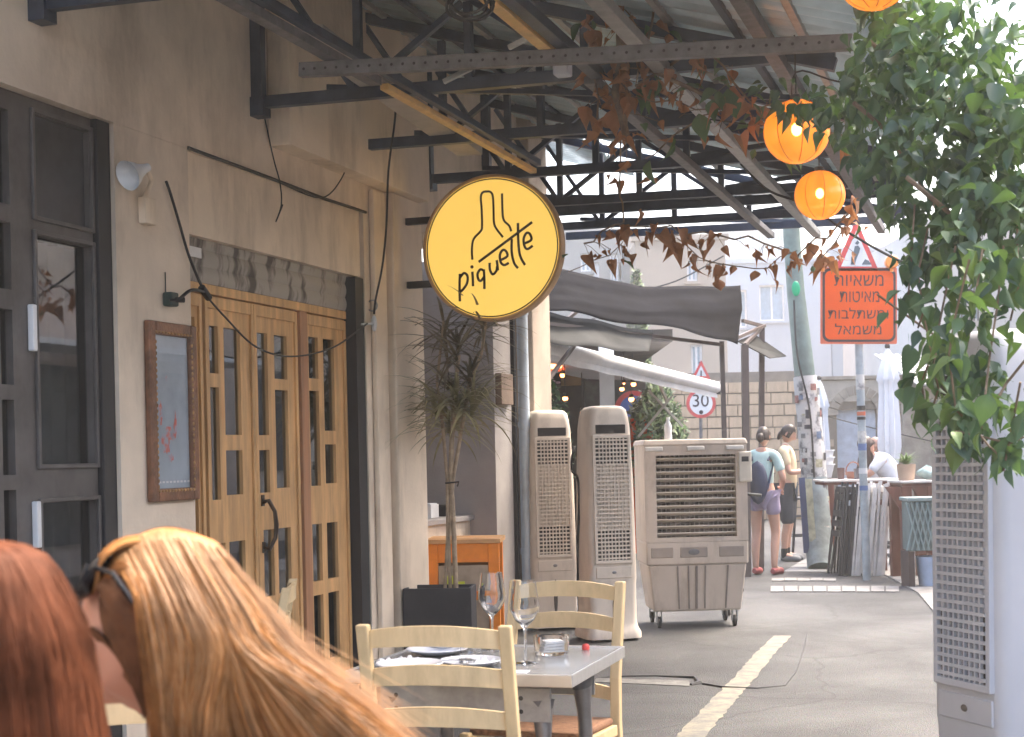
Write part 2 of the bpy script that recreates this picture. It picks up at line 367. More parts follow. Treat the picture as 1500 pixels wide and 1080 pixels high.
# soot stains streaking over the shutter edge
mb=MB(); mb.lathe([(0.03,-.008),(.038,0),(.03,.008)],(0,0,0),14,M=Matrix.Translation((.02,9.93,2.33))@Matrix.Rotation(R(90),4,'X')); mb.part('eye_bracket',galv,B)
# dark jamb
bp('door_jamb',darkjamb,[(-.28,-.01,9.745,9.868,0,2.49)])
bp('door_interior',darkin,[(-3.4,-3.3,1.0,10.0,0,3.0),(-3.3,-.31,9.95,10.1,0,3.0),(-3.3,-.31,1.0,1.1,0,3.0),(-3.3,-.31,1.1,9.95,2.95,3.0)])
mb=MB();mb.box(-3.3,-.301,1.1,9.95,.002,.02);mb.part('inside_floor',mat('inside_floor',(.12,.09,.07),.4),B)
# door frame head and post
bp('door_frame',pine,[(-.16,-.07,7.785,9.74,2.235,2.283),(-.16,-.07,7.785,7.82,.02,2.235)],bevel=.004)
bp('door_post',pine_r,[(-.17,-.06,9.085,9.175,.02,2.234)],bevel=.004)
bp('door_threshold',pine_r,[(-.2,-.04,7.785,9.74,.001,.03)])
def leaf(s0,s1,holes,handle=None):
    mb=MB(); cells(mb,s0,s1,.035,2.23,holes,-.125,-.085)
    o=mb.part('door_leaf',pine,B)
    # raised stiles and head moulding
    mb=MB()
    for a,b in ((s0,s0+.028),(s1-.028,s1)): mb.box(-.0849,-.072,a,b,.04,2.225)
    mb.box(-.0848,-.073,s0+.028,s1-.028,2.165,2.225); mb.part('moulding',pine,B,parent=o,bevel=.003)
    for h in holes:
        mb=MB(); mb.box(-.108,-.103,h[0]-.004,h[1]+.004,h[2]-.004,h[3]+.004); mb.part('glass_pane',glass,B,parent=o)
        mb=MB()
        for a in (h[0],h[1]-.006): mb.box(-.0849,-.082,a,a+.006,h[2],h[3])
    return o
L0=leaf(7.825,8.0,[(7.86,7.945,1.86,2.11),(7.86,7.945,.95,1.78),(7.86,7.945,.15,.75)])
L1=leaf(8.03,8.545,[(8.085,8.175,1.84,2.08),(8.085,8.175,1.20,1.77),(8.235,8.41,1.53,2.08),(8.235,8.41,1.22,1.45),(8.085,8.21,.55,.98),(8.25,8.42,.55,.98),(8.085,8.21,.12,.48),(8.25,8.42,.12,.48)])
L2=leaf(8.55,9.07,[(8.60,8.72,1.53,2.08),(8.60,8.72,1.22,1.45),(8.80,8.955,1.84,2.08),(8.80,8.955,1.24,1.78),(8.63,8.75,.66,1.02),(8.80,8.955,.66,1.02),(8.63,8.75,.12,.58),(8.80,8.955,.12,.58)])
L3=leaf(9.18,9.735,[(9.23,9.36,1.86,2.10),(9.23,9.36,1.24,1.79),(9.43,9.58,1.56,2.10),(9.43,9.58,1.25,1.48),(9.23,9.36,.69,1.02),(9.43,9.58,.69,1.02),(9.23,9.36,.22,.61),(9.43,9.58,.22,.61)])
mb=MB(); mb.tube([(-.07,8.60,1.17),(-.035,8.60,1.18),(-.01,8.62,1.12),(-.005,8.625,1.05),(-.01,8.62,.98),(-.035,8.60,.92),(-.07,8.60,.93)],[.012,.012,.011,.014,.011,.012,.012],8)
mb.box(-.072,-.066,8.585,8.615,.90,.96); mb.box(-.072,-.066,8.585,8.615,1.15,1.21)
mb.part('handle',mat('handle_iron',(.06,.045,.035),.35,.6),B,parent=L2)
mb=MB(); mb.box(-.0715,-.045,9.19,9.24,.10,.17); mb.part('floor_bolt',black,B,parent=L3,bevel=.005)
# ---- storefront window
mb=MB(); holes=[(1.75,6.30,1.50,2.15),(6.36,6.44,2.44,2.82),(6.36,6.44,2.10,2.37),(6.36,6.44,1.72,2.02),(6.36,6.44,1.36,1.66),(6.36,6.44,1.0,1.30),(6.36,6.44,.5,.95),(1.75,6.30,.4,1.44),(1.75,6.3,2.2,2.8),
 (6.60,7.00,1.40,2.34),(6.60,7.00,.35,1.24),(6.60,7.00,2.42,2.84)]
cells(mb,1.6,7.02,0,2.9,holes,-.12,-.05)
wf=mb.part('window_frame',winframe,B)
for h in holes:
    if h[2]>2.4 and h[0]>6.5:
        mb=MB(); mb.box(-.095,-.075,h[0]-.005,h[1]+.005,h[2]-.005,h[3]+.005); mb.part('dark_panel',winpanel,B,parent=wf)
    else:
        mb=MB(); mb.box(-.09,-.084,h[0]-.005,h[1]+.005,h[2]-.005,h[3]+.005); mb.part('glass_pane',glass,B,parent=wf)
bp('window_jamb',darkjamb,[(-.14,-.02,7.022,7.123,0,2.9)],bevel=.004)
for z in (1.95,1.15,.62):
    mb=MB(); mb.box(-.049,-.02,6.535,6.565,z-.09,z+.10); mb.part('hinge',white,B,parent=wf,bevel=.006)
# mouldings round the window panes
mb=MB()
for h in holes:
    if h[0]<6.5: continue
    for a,b,c,d in ((h[0]-.02,h[0]-.002,h[2]-.02,h[3]+.02),(h[1]+.002,h[1]+.02,h[2]-.02,h[3]+.02)): mb.box(-.0495,-.035,a,b,c,d)
    mb.box(-.0495,-.036,h[0]-.002,h[1]+.002,h[2]-.02,h[2]-.002); mb.box(-.0495,-.036,h[0]-.002,h[1]+.002,h[3]+.002,h[3]+.02)
mb.part('glazing_bead',winframe,B,parent=wf,bevel=.003)
# inside the shop: curtain & counter added for depth and in place of street reflections
cu=Thing('backdrop','pale pleated curtain added inside for pale reflections behind the grey shop window','backdrop',fw(-.5,6.75,.3)); cu.org=Vector((0,0,0)); cu.e.matrix_world=FAC
mb=MB(); mb.grid(lambda u,v:Vector((-.22+.02*math.sin(u*60),6.75+1.1*u,.25+2.1*v)),80,2); mb.part('cloth',mat('backdrop_cloth',(.55,.55,.52),.9),cu,solid=.004)
# ---- framed picture
P=Thing('framed_menu','tall carved reddish-brown frame holding a pale blue print between shop window and doors','picture frame',(0,7.33,1.215),FAC)
s0,s1,z0,z1=7.33,7.80,1.215,2.045; s1=7.755
mb=MB(); 
for a in ((.001,.035,s0,s0+.055,z0,z1),(.001,.035,s1-.055,s1,z0,z1),(.001,.034,s0+.055,s1-.055,z1-.06,z1),(.001,.034,s0+.055,s1-.055,z0,z0+.06)): mb.box(*a)
mb.part('frame',frame_br,P,bevel=.008)
gold=mat('gilded_edge',(.42,.24,.10),.4,.4,nscale=30,var=.4)
mb=MB(); n=26
for i in range(n):
    z=z0+.07+i*(z1-z0-.14)/n; mb.ell((.034,s0+.05,z),(.006,.005,.010),6,4); mb.ell((.034,s1-.05,z),(.006,.005,.010),6,4)
for i in range(12): s=s0+.06+i*(s1-s0-.12)/11; mb.ell((.034,s,z0+.05),(.006,.012,.008),6,4); mb.ell((.034,s,z1-.05),(.006,.012,.006),6,4)
mb.part('beading',gold,P)
mb=MB(); mb.box(.004,.010,s0+.055,s1-.055,z0+.06,z1-.06); mb.part('print',mat('print_paper',(.36,.42,.48),.5,nscale=5,var=.12),P)
red=mat('print_red',(.62,.16,.12),.6,nscale=30,col2=(.36,.38,.44),thr=(.4,.6)); 
rr=random.Random(3); mb=MB()
for (cx,cz,w,h) in ((.13,.52,.010,.012),(.07,.36,.016,.05),(.20,.30,.014,.06),(.14,.26,.04,.03),(.12,.20,.035,.03),(.15,.15,.025,.018),(.18,.25,.02,.02),(.09,.24,.02,.03)):
    poly=[]
    for k in range(16):
        a=k*math.pi/8; r=1+.35*rr.uniform(-1,1); poly.append((s0+.045+cx+w*r*math.cos(a)*.9, z0+.05+cz+h*r*math.sin(a)))
    n=len(poly); mb.add([(.0112,x,z) for x,z in poly],[tuple(range(n))])
mb.part('print_motif',red,P)
mb=MB()
for i in range(9): mb.box(.0105,.0112,s0+.09+i*.032,s0+.09+i*.032+.02,z0+.085,z0+.094)
mb.part('print_caption',white,P)
mb=MB(); mb.box(.018,.020,s0+.055,s1-.055,z0+.06,z1-.06); mb.part('glass_pane',glassclear,P)
# ---- white horn lamp on the pier
H=Thing('wall_spotlight','small white cone spotlight on a bracket high beside the grey shop window','spotlight',(0,7.3,2.72),FAC)
mb=MB(); M=Matrix.Translation((.10,7.20,2.70))@Matrix.Rotation(R(115),4,'X')@Matrix.Rotation(R(-15),4,'Y')
mb.lathe([(.018,-.03),(.022,.0),(.04,.05),(.065,.10),(.068,.102),(.05,.06),(.0,.01)],n=20,M=M); mb.part('shade',white,H)
mb=MB(); mb.tube([(.0,7.36,2.60),(.03,7.34,2.62),(.08,7.30,2.67),(.10,7.23,2.70)],.012,8); mb.box(.0,.04,7.31,7.40,2.48,2.60); mb.part('bracket',plaster2,H,bevel=.004)
# ---- cables, sockets
S=Thing('wall_socket','small dark green weatherproof plug socket above the framed picture','socket',(0,7.5,2.12),FAC)
a=Wp(243,440,0); mb=MB(); mb.box(.001,.05,a[0]-.035,a[0]+.035,a[1]-.03,a[1]+.035); mb.part('housing',mat('dark_green_plastic',(.02,.045,.04),.5),S,bevel=.008)
mb=MB(); mb.tube([(.05,a[0],a[1]),(.08,a[0]+.03,a[1])],.013,8); mb.tube([(.005,a[0]-.01,a[1]+.03),(.005,a[0]-.01,a[1]+.13)],.003,5); mb.part('plug',rubber,S)
def cable(pts,r,label,name='cable',grp=None):
    # smooth catmull
    P_=[Vector(p) for p in pts]; out=[]
    for i in range(len(P_)-1):
        p0=P_[max(0,i-1)];p1=P_[i];p2=P_[i+1];p3=P_[min(len(P_)-1,i+2)]
        for k in range(6):
            t=k/6; out.append(.5*((2*p1)+(p2-p0)*t+(2*p0-5*p1+4*p2-p3)*t*t+(3*p1-p0-3*p2+p3)*t**3))
    out.append(P_[-1]); mb=MB(); mb.tube(out,r,6)
    return mb.solo(name,label,'cable',rubber,group=grp)
def pt(x,y,t): s,z=Wp(x,y,t); return fw(t,s,z)
cable([pt(243,265,.01),pt(250,285,.02),pt(262,325,.02),pt(275,370,.02),pt(290,408,.03),pt(300,428,.04)],.007,'thin black cable hanging down the pier from a crack beside the shutter')
cable([pt(248,440,.06),pt(262,438,.09),pt(280,425,.09),pt(300,428,.05)],.008,'short black lead curving from the green socket to the cable joint')
mb=MB(); mb.tube([pt(295,421,.05),pt(306,437,.05)],.018,8); mb.solo('cable_joint','black inline cable joint hanging just above the left door leaf','cable joint',rubber)
cable([pt(304,436,.05),pt(330,465,.04),pt(370,505,.04),pt(410,521,.04),pt(450,520,.04),pt(490,508,.04),pt(520,488,.03),pt(538,474,.03)],.005,'thin cable sagging across the wooden folding doors')
cable([pt(581,130,.3),pt(578,180,.3),pt(569,250,.25),pt(566,330,.2),pt(560,390,.15),pt(550,440,.08),pt(548,460,.06)],.007,'long black cable dropping from the truss to the pale door column')
cable([pt(385,160,.01),pt(400,230,.0+.012),pt(410,268,.012),pt(412,300,.01),pt(404,325,.012),pt(414,300,.02)],.004,'thin frayed wire hanging down the panel over the shutter')
cable([pt(410,268,.02),pt(470,290,.03),pt(500,262,.05),pt(512,225,.06)],.004,'thin wire running from the shutter panel up to the second truss')
mb=MB(); q=pt(548,474,.04); mb.tube([pt(530,475,.0),q],.008,6); mb.ell(q,(.02,.02,.05),8,6); mb.solo('wire_insulator','small white insulator on a black peg beside the dark door jamb','insulator',white)
# ================================================================ canopy trusses
def topz(t): return 4.04-.29*t
def botz(t): return 3.265-.012*t
TE=3.0
trlab=['nearest dark steel roof truss cropped by the top left corner of the photo','second dark steel roof truss from the camera, over the right edge of the shop window','third dark steel roof truss from the camera, its wall post above the shutter','dark steel roof truss whose wall bracket stands above the folding doors','dark steel roof truss just above the round yellow sign','dark steel roof truss right behind the round yellow sign','farthest dark steel roof truss at the end of the canopy']
for k in range(-1,5):
    s=8.46+1.23*k if k>=0 else (6.56 if k==-1 else 4.6)
    T=Thing('roof_truss',trlab[k+2],'roof truss',(0,s,3.2),FAC,group='steel roof trusses under the canopy')
    w=.05
    mb=MB(); mb.bar((0.06,s,botz(0)),(TE,s,botz(TE)),w,.06); mb.part('bottom_chord',navy,T)
    mb=MB(); mb.bar((0.06,s,topz(0)),(TE,s,topz(TE)),w,.06); mb.part('top_chord',navy,T)
    mb=MB(); mb.box(.0,.06,s-.03,s+.03,3.20,4.1); mb.box(-.02,.075,s-.045,s+.045,3.19,3.29); mb.part('wall_post',navy,T)
    ts=[.6,1.2,1.8,2.4]
    for t in ts:
        mb=MB(); mb.box(t-.02,t+.02,s-.02,s+.02,botz(t)+.028,topz(t)-.03); mb.part('web_post',navy,T)
    prev=.08
    for i,t in enumerate(ts):
        mb=MB(); a,b=((prev,topz(prev)),(t,botz(t))) if i%2==0 else ((prev,botz(prev)),(t,topz(t)))
        a=(a[0]+.03,a[1]); mb.bar((a[0],s,a[1]+(-.03 if i%2==0 else .03)),(b[0]-.03,s,b[1]+(.03 if i%2==0 else -.03)),.03,.035,up=(0,1,0)); mb.part('web_diagonal',navy,T); prev=t
# slender cross bars between the trusses
lb=['between the two trusses over the doors','over the far end of the doors','above the round sign','behind the round sign','near the far end of the canopy']
for k in range(5):
    s_=8.46+1.23*k; mb=MB(); mb.bar((.4,s_+.04,3.32),(2.7,s_+1.19,3.30),.028,.028); mb.solo('wind_brace','slanting thin dark brace '+lb[k],'brace',navy,frame=FAC)
mb=MB(); mb.bar((.06,12.8,3.30),(2.95,12.8,3.26),.05,.07); mb.solo('cross_beam','dark cross beam just before the last truss of the canopy','beam',navy,frame=FAC)
mb=MB(); mb.bar((.06,14.2,3.30),(2.9,14.2,3.26),.05,.06); mb.solo('cross_beam','dark cross beam beyond the last truss, under the open sky','beam',navy,frame=FAC)
# longitudinal members
def beam(t,z,s0,s1,w,h,m,label,name='canopy_beam'):
    mb=MB(); mb.box(t-w/2,t+w/2,s0,s1,z-h/2,z+h/2); return mb.solo(name,label,'beam',m,frame=FAC,bevel=.003)
beam(.93,3.165,-1,7.9,.06,.04,galvd,'dull galvanised rail running under the trusses nearest the wall, near length')
beam(.93,3.165,8.0,10.4,.045,.03,lamplit_yellow,'lamplight-tinted yellow batten continuing the rail nearest the wall, ending behind the round sign')
beam(.98,3.205,-1,10.35,.035,.04,navy,'dark angle lying on top of the rail nearest the wall')
beam(1.83,3.185,-1,7.95,.055,.035,lamplit_yellow,'lamplight-tinted orange-yellow batten running overhead in the middle of the canopy')
beam(1.90,3.20,-1,8.3,.06,.05,navy,'dark angle beside the orange-yellow overhead batten')
beam(1.85,3.19,8.35,14.2,.06,.045,galvd,'grey rail in the middle of the canopy past the orange batten')
beam(2.22,3.19,-1,14.3,.07,.05,galv,'light galvanised beam running to the top of the green pole')
beam(2.75,3.19,-1,14.3,.06,.06,galvd,'outer grey beam under the eave of the canopy')
# grey profile near the wall and perforated channel across
a=fw(*[*Sp(440,95,7.45)][:1],7.45,0) if False else None
t0,z0=Sp(440,103,7.4); t1,z1=Sp(1250,62,7.4)
PC=Thing('perforated_channel','long grey perforated steel channel slung across under the trusses','channel',(t0,7.4,z0),FAC)
mb=MB(); mb.bar((t0,7.4,z0),(t1,7.4,z1),.045,.062); mb.part('channel',galvd,PC,bevel=.004)
for i in range(46):
    u=(i+.5)/46; t=t0+(t1-t0)*u; z=z0+(z1-z0)*u; mb=MB(); mb.lathe([(0,0),(.006,0),(.007,-.002)],(0,0,0),10,M=Matrix.Translation((t,7.3765,z))@Matrix.Rotation(R(90),4,'X')); mb.part('slot',darkin,PC)
for (px,py,qx,qy,sx) in ((650,120,690,100,7.45),(745,70,785,50,7.45)):
    mb=MB(); a=Sp(px,py,7.5); b=Sp(qx,qy,7.5); mb.bar((a[0],7.5,a[1]),(b[0],7.5,b[1]),.02,.02); mb.solo('thin_brace','thin pale brace rod hanging by the %s'%('perforated channel over the doors' if px<700 else 'orange batten'),'brace',galv,frame=FAC)
for (px,py,lab) in ((822,90,'square grey junction box under the perforated channel by the orange batten'),(830,95,None)):
    if lab:
        a=Sp(px,py,7.7); mb=MB(); mb.box(a[0]-.035,a[0]+.035,7.68,7.76,a[1]-.06,a[1]+.05); mb.solo('junction_box',lab,'junction box',greyp,frame=FAC,bevel=.008)
# ---- profile lying on the bracket near the wall
t0,z0=Sp(455,110,7.6); mb=MB(); mb.bar((t0+.03,7.5,3.32),(.55,10.3,3.30),.16,.05); 
mb.solo('wide_channel','wide dusty channel lying along the trusses close to the wall','channel',mat('dusty_beige_metal',(.44,.40,.36),.7,.2),frame=FAC,bevel=.004)
# ---- roof sheets (corrugated, alternate panels)
RF=Thing('canopy_roof','corrugated blue-grey metal canopy roof over the terrace','roof',(0,0,4),FAC)
def roof_sheet(s0,s1,t0,t1,dz=0):
    mb=MB(); n=int((s1-s0)/.15)*6
    def fn(u,v):
        s=s0+(s1-s0)*u; t=t0+(t1-t0)*v; ph=((s-s0)/.15)%1
        z=topz(t)+.075+dz+.018*math.cos(2*math.pi*ph)
        return Vector((t,s,z))
    mb.grid(fn,n,1,smooth=True); mb.part('roof_sheet',sheet,RF,solid=.002)
ss=[5.0,6.0,7.5,9.0,10.5,12.0,13.2]
for i in range(len(ss)-1): roof_sheet(ss[i]-.03,ss[i+1]+.03,-.02,3.35 if ss[i]<10 else 3.0,.005*(i%2))
PURL=['pale roof purlin right against the wall','dark roof purlin next out from the wall','pale roof purlin above the yellow batten','dark roof purlin just outside the yellow batten','pale roof purlin over the middle of the canopy','dark roof purlin above the orange batten','pale roof purlin above the light beam to the green pole','dark roof purlin close to the eave','outermost pale roof purlin along the eave by the lanterns']
roof_sheet(13.15,15.4,-.3,.42,.012)  # strip added so its shade falls on the far column
for i in range(9):
    t=.25+i*.33; beam(t,topz(t)+.047,5,13.45,.035,.03,navy if i%2 else galv,['','',''][0] or PURL[i],'roof_purlin')
# cable coil up in the truss
mb=MB()
for i in range(5):
    c=D(690,2,5.9)+Vector((rnd.uniform(-.02,.02),rnd.uniform(-.02,.02),rnd.uniform(-.02,.02))); a0=rnd.uniform(.9,1.1)
    mb.tube([c+Vector((.085*a0*math.cos(k*.42),.02*math.sin(k*.8+i),.06*a0*math.sin(k*.42))) for k in range(16)],.006,5)
mb.solo('cable_coil','coil of black cable stuffed between the trusses at the top edge','cable coil',rubber)
# drain pipe
mb=MB(); mb.tube([(.06,12.85,0),(.06,12.85,3.2)],.045,14); 
for z in (.6,1.6,2.5): mb.tube([(.06,12.85,z),(.06,12.85,z+.05)],.052,14)
mb.solo('drain_pipe','white-blue drain pipe beside the column past the recess','drain pipe',mat('pvc_blue_white',(.55,.62,.68),.4),frame=FAC)
beam(.0,1.25,12.73,12.78,.05,2.5,darkjamb,'dark upright slot strip beside the white-blue drain pipe','dark_strip')
mb=MB(); mb.box(-.002,.05,12.33,12.62,1.78,2.02); mb.solo('meter_box','brown wooden box fixed on the pier left of the drain pipe','meter box',mat('brown_box',(.20,.14,.10),.7),frame=FAC,bevel=.006)
# things on the sill
for (px,w,h,lab,m) in ((628,.09,.10,'small white carton with a black band on the recess sill',white),(650,.05,.08,'black bottle-like pot on the recess sill beside the white carton',black),(700,.10,.05,'low black tray on the recess sill behind the dragon tree stem',black)):
    s,z=Wp(px,750,-.35); mb=MB(); mb.box(-.40,-.30,s-w*.9,s+w*.9,.942,.942+h); mb.box(-.39,-.31,s-w*.8,s+w*.8,.942+h,.95+h); mb.solo('sill_box' if w>.06 else 'sill_pot',lab,'box' if w>.06 else 'pot',m,frame=FAC,bevel=.006)
# ================================================================ round sign
SG=Thing('round_sign','round glowing yellow double-sided sign with a bottle outline and the word piquette','sign',(.655,10.4,2.24),FAC)
cx,cz=Sp(724,364.5,10.4); rad=.462
M0=Matrix.Translation((cx,10.4,cz))@Matrix.Rotation(R(90),4,'X')   # local z -> -s (towards the camera)
mb=MB(); mb.lathe([(0,-.03),(rad-.012,-.03),(rad,-.02),(rad,.055),(rad-.004,.06),(rad-.014,.06),(rad-.022,.05)],n=72,M=M0); mb.part('rim',mat('bronze_rim',(.50,.32,.17),.4,.3),SG)
mb=MB(); mb.lathe([(0,.052),(rad-.022,.052)],n=72,M=M0)
signY=mat('sign_face',(.80,.55,.12),.35,emit=(1.0,.62,.12),est=.13,nscale=2,var=.03); mb.part('face',signY,SG)
ink=mat('sign_ink',(.035,.02,.01),.5)
mb=MB(); mb.lathe([(rad-.034,.0525),(rad-.034,.0545),(rad-.026,.0545),(rad-.026,.0525)],n=72,M=M0); mb.part('ring_line',ink,SG)
# strokes: crop px (3.857x) -> photo px -> sign plane
def sp(x,y):
    X=580+x/3.857; Y=240+y/3.857; t,z=Sp(X,Y,10.4-.055); return (t,10.4-.0555,z)
def stroke(mb,pts,w=.0135):
    q=[Vector(sp(*p)) for p in pts]
    out=[]
    for i in range(len(q)-1):
        p0=q[max(0,i-1)];p1=q[i];p2=q[i+1];p3=q[min(len(q)-1,i+2)]
        for k in range(4):
            t=k/4; out.append(.5*((2*p1)+(p2-p0)*t+(2*p0-5*p1+4*p2-p3)*t*t+(3*p1-p0-3*p2+p3)*t**3))
    out.append(q[-1]); vs=[];n=len(out)
    for i,p in enumerate(out):
        d=(out[min(i+1,n-1)]-out[max(i-1,0)]); d=Vector((d.x,0,d.z)).normalized(); nn=Vector((-d.z,0,d.x))*w/2
        for s_ in (1,-1):
            for yy in (0,-.003): vs.append(p+nn*s_+Vector((0,yy,0)))
    fs=[]
    for i in range(n-1):
        a=i*4;b=a+4; fs+=[(a+1,b+1,b+3,a+3),(a,a+1,b+1,b) if 0 else (a,b,b+1,a+1),(a+2,a+3,b+3,b+2)]
    fs+=[(0,1,3,2),(n*4-4,n*4-2,n*4-1,n*4-3)]
    mb.add(vs,fs)
mb=MB()
stroke(mb,[(432,542),(430,480),(440,425),(480,380),(487,350),(485,260),(480,190),(490,163),(512,157),(535,160),(548,185),(552,260),(555,335),(570,370),(605,415)])
stroke(mb,[(600,168),(603,280),(612,322),(640,350),(652,382)])
mb.part('bottle_outline',ink,SG)
mb=MB(); stroke(mb,[(468,555),(620,442),(770,330)],.016)
for L in ([(362,778),(360,700),(362,622)],[(362,645),(385,618),(405,635),(402,675),(380,710),(362,725)],[(432,610),(435,650),(436,692)],
 [(497,605),(478,597),(462,622),(466,652),(480,662),(498,640)],[(497,597),(500,650),(500,708)],[(530,560),(532,600),(548,625),(568,605),(572,580)],[(570,545),(574,575),(577,603)],
 [(592,545),(630,522),(622,494),(604,488),(588,515),(592,555),(612,573),(638,560)],[(655,425),(655,500),(668,560),(690,590)],[(690,335),(692,440),(702,520),(730,572)],
 [(724,452),(765,430),(757,397),(738,392),(722,425),(728,468),(745,482),(773,463)]): stroke(mb,L,.0155)
mb.part('lettering',ink,SG)
mb=MB(); mb.lathe([(0,.0),(.011,0),(.011,.003),(0,.003)],n=10,M=Matrix.Translation(sp(430,583))@Matrix.Rotation(R(90),4,'X')); mb.part('lettering_dot',ink,SG)
for py in (325,418):
    t,z=Sp(600,py,10.42); mb=MB(); mb.box(.061,cx-rad*.80,10.40,10.44,z-.022,z+.022); mb.part('bracket',black,SG,bevel=.003)
# ================================================================ tower coolers
def tower(name,label,pos,rz,slats=True,m=tan):
    T=new_thing_local(name,label,'air cooler',pos,rz,'tall tower air coolers')
    def ring(hw,hd,z,r,n=5):
        out=[]
        for (sx,sy,a0) in ((1,-1,-90),(1,1,0),(-1,1,90),(-1,-1,180)):
            for k in range(n+1):
                a=R(a0+90*k/n); out.append(Vector((sx*(hw-r)+r*math.cos(a),sy*(hd-r)+r*math.sin(a),z)))
        return out
    prof=[(.215,.20,.02,.07),(.215,.20,.06,.07),(.195,.18,.10,.06),(.185,.17,.14,.05),(.183,.17,.42,.045),(.187,.172,.46,.045),(.185,.17,.8,.045),(.178,.165,1.2,.045),(.165,.155,1.58,.045),(.155,.15,1.66,.05),(.145,.14,1.71,.05),(.12,.12,1.735,.05),(.09,.09,1.742,.05)]
    rings=[ring(*p[:3],p[3]) for p in prof]; n=len(rings[0]); mb=MB()
    vs=[v for r_ in rings for v in r_]; fs=[]
    for i in range(len(rings)-1):
        for k in range(n): 
            fs.append((i*n+k,i*n+(k+1)%n,(i+1)*n+(k+1)%n,(i+1)*n+k))
    fs.append(tuple(range((len(rings)-1)*n,len(rings)*n)))
    mb.add(vs,fs,True); mb.add(rings[0],[tuple(range(n-1,-1,-1))]); mb.part('body',m,T)
    # recessed looking grille box: dark plate slightly proud with bars over it
    def hd(z): 
        for a,b in zip(prof,prof[1:]):
            if a[2]<=z<=b[2]: u=(z-a[2])/(b[2]-a[2]); return a[1]+(b[1]-a[1])*u
        return .15
    w=.125; zb,zt=.60,1.50
    mb=MB(); q=[(-w,-hd(zb)-.002,zb),(w,-hd(zb)-.002,zb),(w,-hd(zt)-.002,zt),(-w,-hd(zt)-.002,zt)]; mb.add(q,[(0,1,2,3)]); mb.part('grille_back',mat('grille_dark',(.10,.085,.075),.8,nscale=3,col2=(.02,.018,.016),thr=(.45,.55)),T)
    mb=MB()   # frame round the grille
    for x in (-w-.012,w+.012): mb.bar((x,-hd(zb)-.008,zb-.02),(x,-hd(zt)-.008,zt+.02),.022,.02,up=(0,1,0))
    for z in (zb-.012,zt+.012): mb.box(-w-.022,w+.022,-hd(z)-.018,-hd(z)+.01,z-.012,z+.012)
    mb.part('grille_frame',m,T,bevel=.003)
    base=None
    for i in range(30):
        z=zb+.015+i*(zt-zb-.03)/29
        if base is None:
            mb=MB(); mb.box(-w,w,-.004,.006,-.0055,.0055); base=bpy.data.objects.new('slat',mb.mesh('slat')); base.data.materials.append(m); o=base
        else: o=bpy.data.objects.new('slat',base.data)
        COL.objects.link(o); o.parent=T.e; o.location=(0,-hd(z)-.014,z)
    base=None
    for i in range(8):
        x=-w+.03+i*(2*w-.06)/7
        mb=MB(); mb.bar((x,-hd(zb)-.010,zb),(x,-hd(zt)-.010,zt),.0075,.012,up=(0,1,0)); mb.part('grille_bar',m,T)
    mb=MB(); mb.box(-.115,.115,-hd(1.55)-.006,-hd(1.55)+.02,1.535,1.60); mb.part('air_slot',darkin,T)
    mb=MB(); mb.box(-.14,.14,-hd(.5)-.006,-hd(.5)+.02,.465,.552); mb.part('front_panel',m,T,bevel=.005)
    mb=MB(); mb.ell((0,-hd(.5)-.007,.51),(.018,.002,.012),10,6); mb.part('badge',steelleg,T)
    mb=MB(); mb.ell((0,-hd(.25)-.001,.26),(.016,.006,.14),12,10); mb.part('water_window',mat('smoke_window',(.10,.085,.08),.2),T)
    for sx in (-1,1):
        mb=MB(); mb.tube([(sx*.17-.01,-.15,.02),(sx*.17+.01,-.15,.02)],.022,10); mb.part('caster',galvd,T)
        mb=MB(); mb.tube([(sx*.17-.01,.15,.02),(sx*.17+.01,.15,.02)],.022,10); mb.part('caster',galvd,T)
    return T
g=G(893,941); T1=tower('tower_cooler','tall beige tower cooler with a dark slot and grille, right beside the big wheeled cooler',(g.x,g.y+.2,0),R(16))
g=G(808,925); dup(T1,(g.x,g.y+.25,0),R(14),'tall beige tower cooler nearest the drain pipe, half behind the chair',group='tall tower air coolers')
T3=tower('tower_cooler','tall grey tower cooler turned sideways under the hanging vines at the right edge',(1.66,5.18,0),R(-71),m=greyp)
T3.e.scale=(1.06,1.06,1.02)
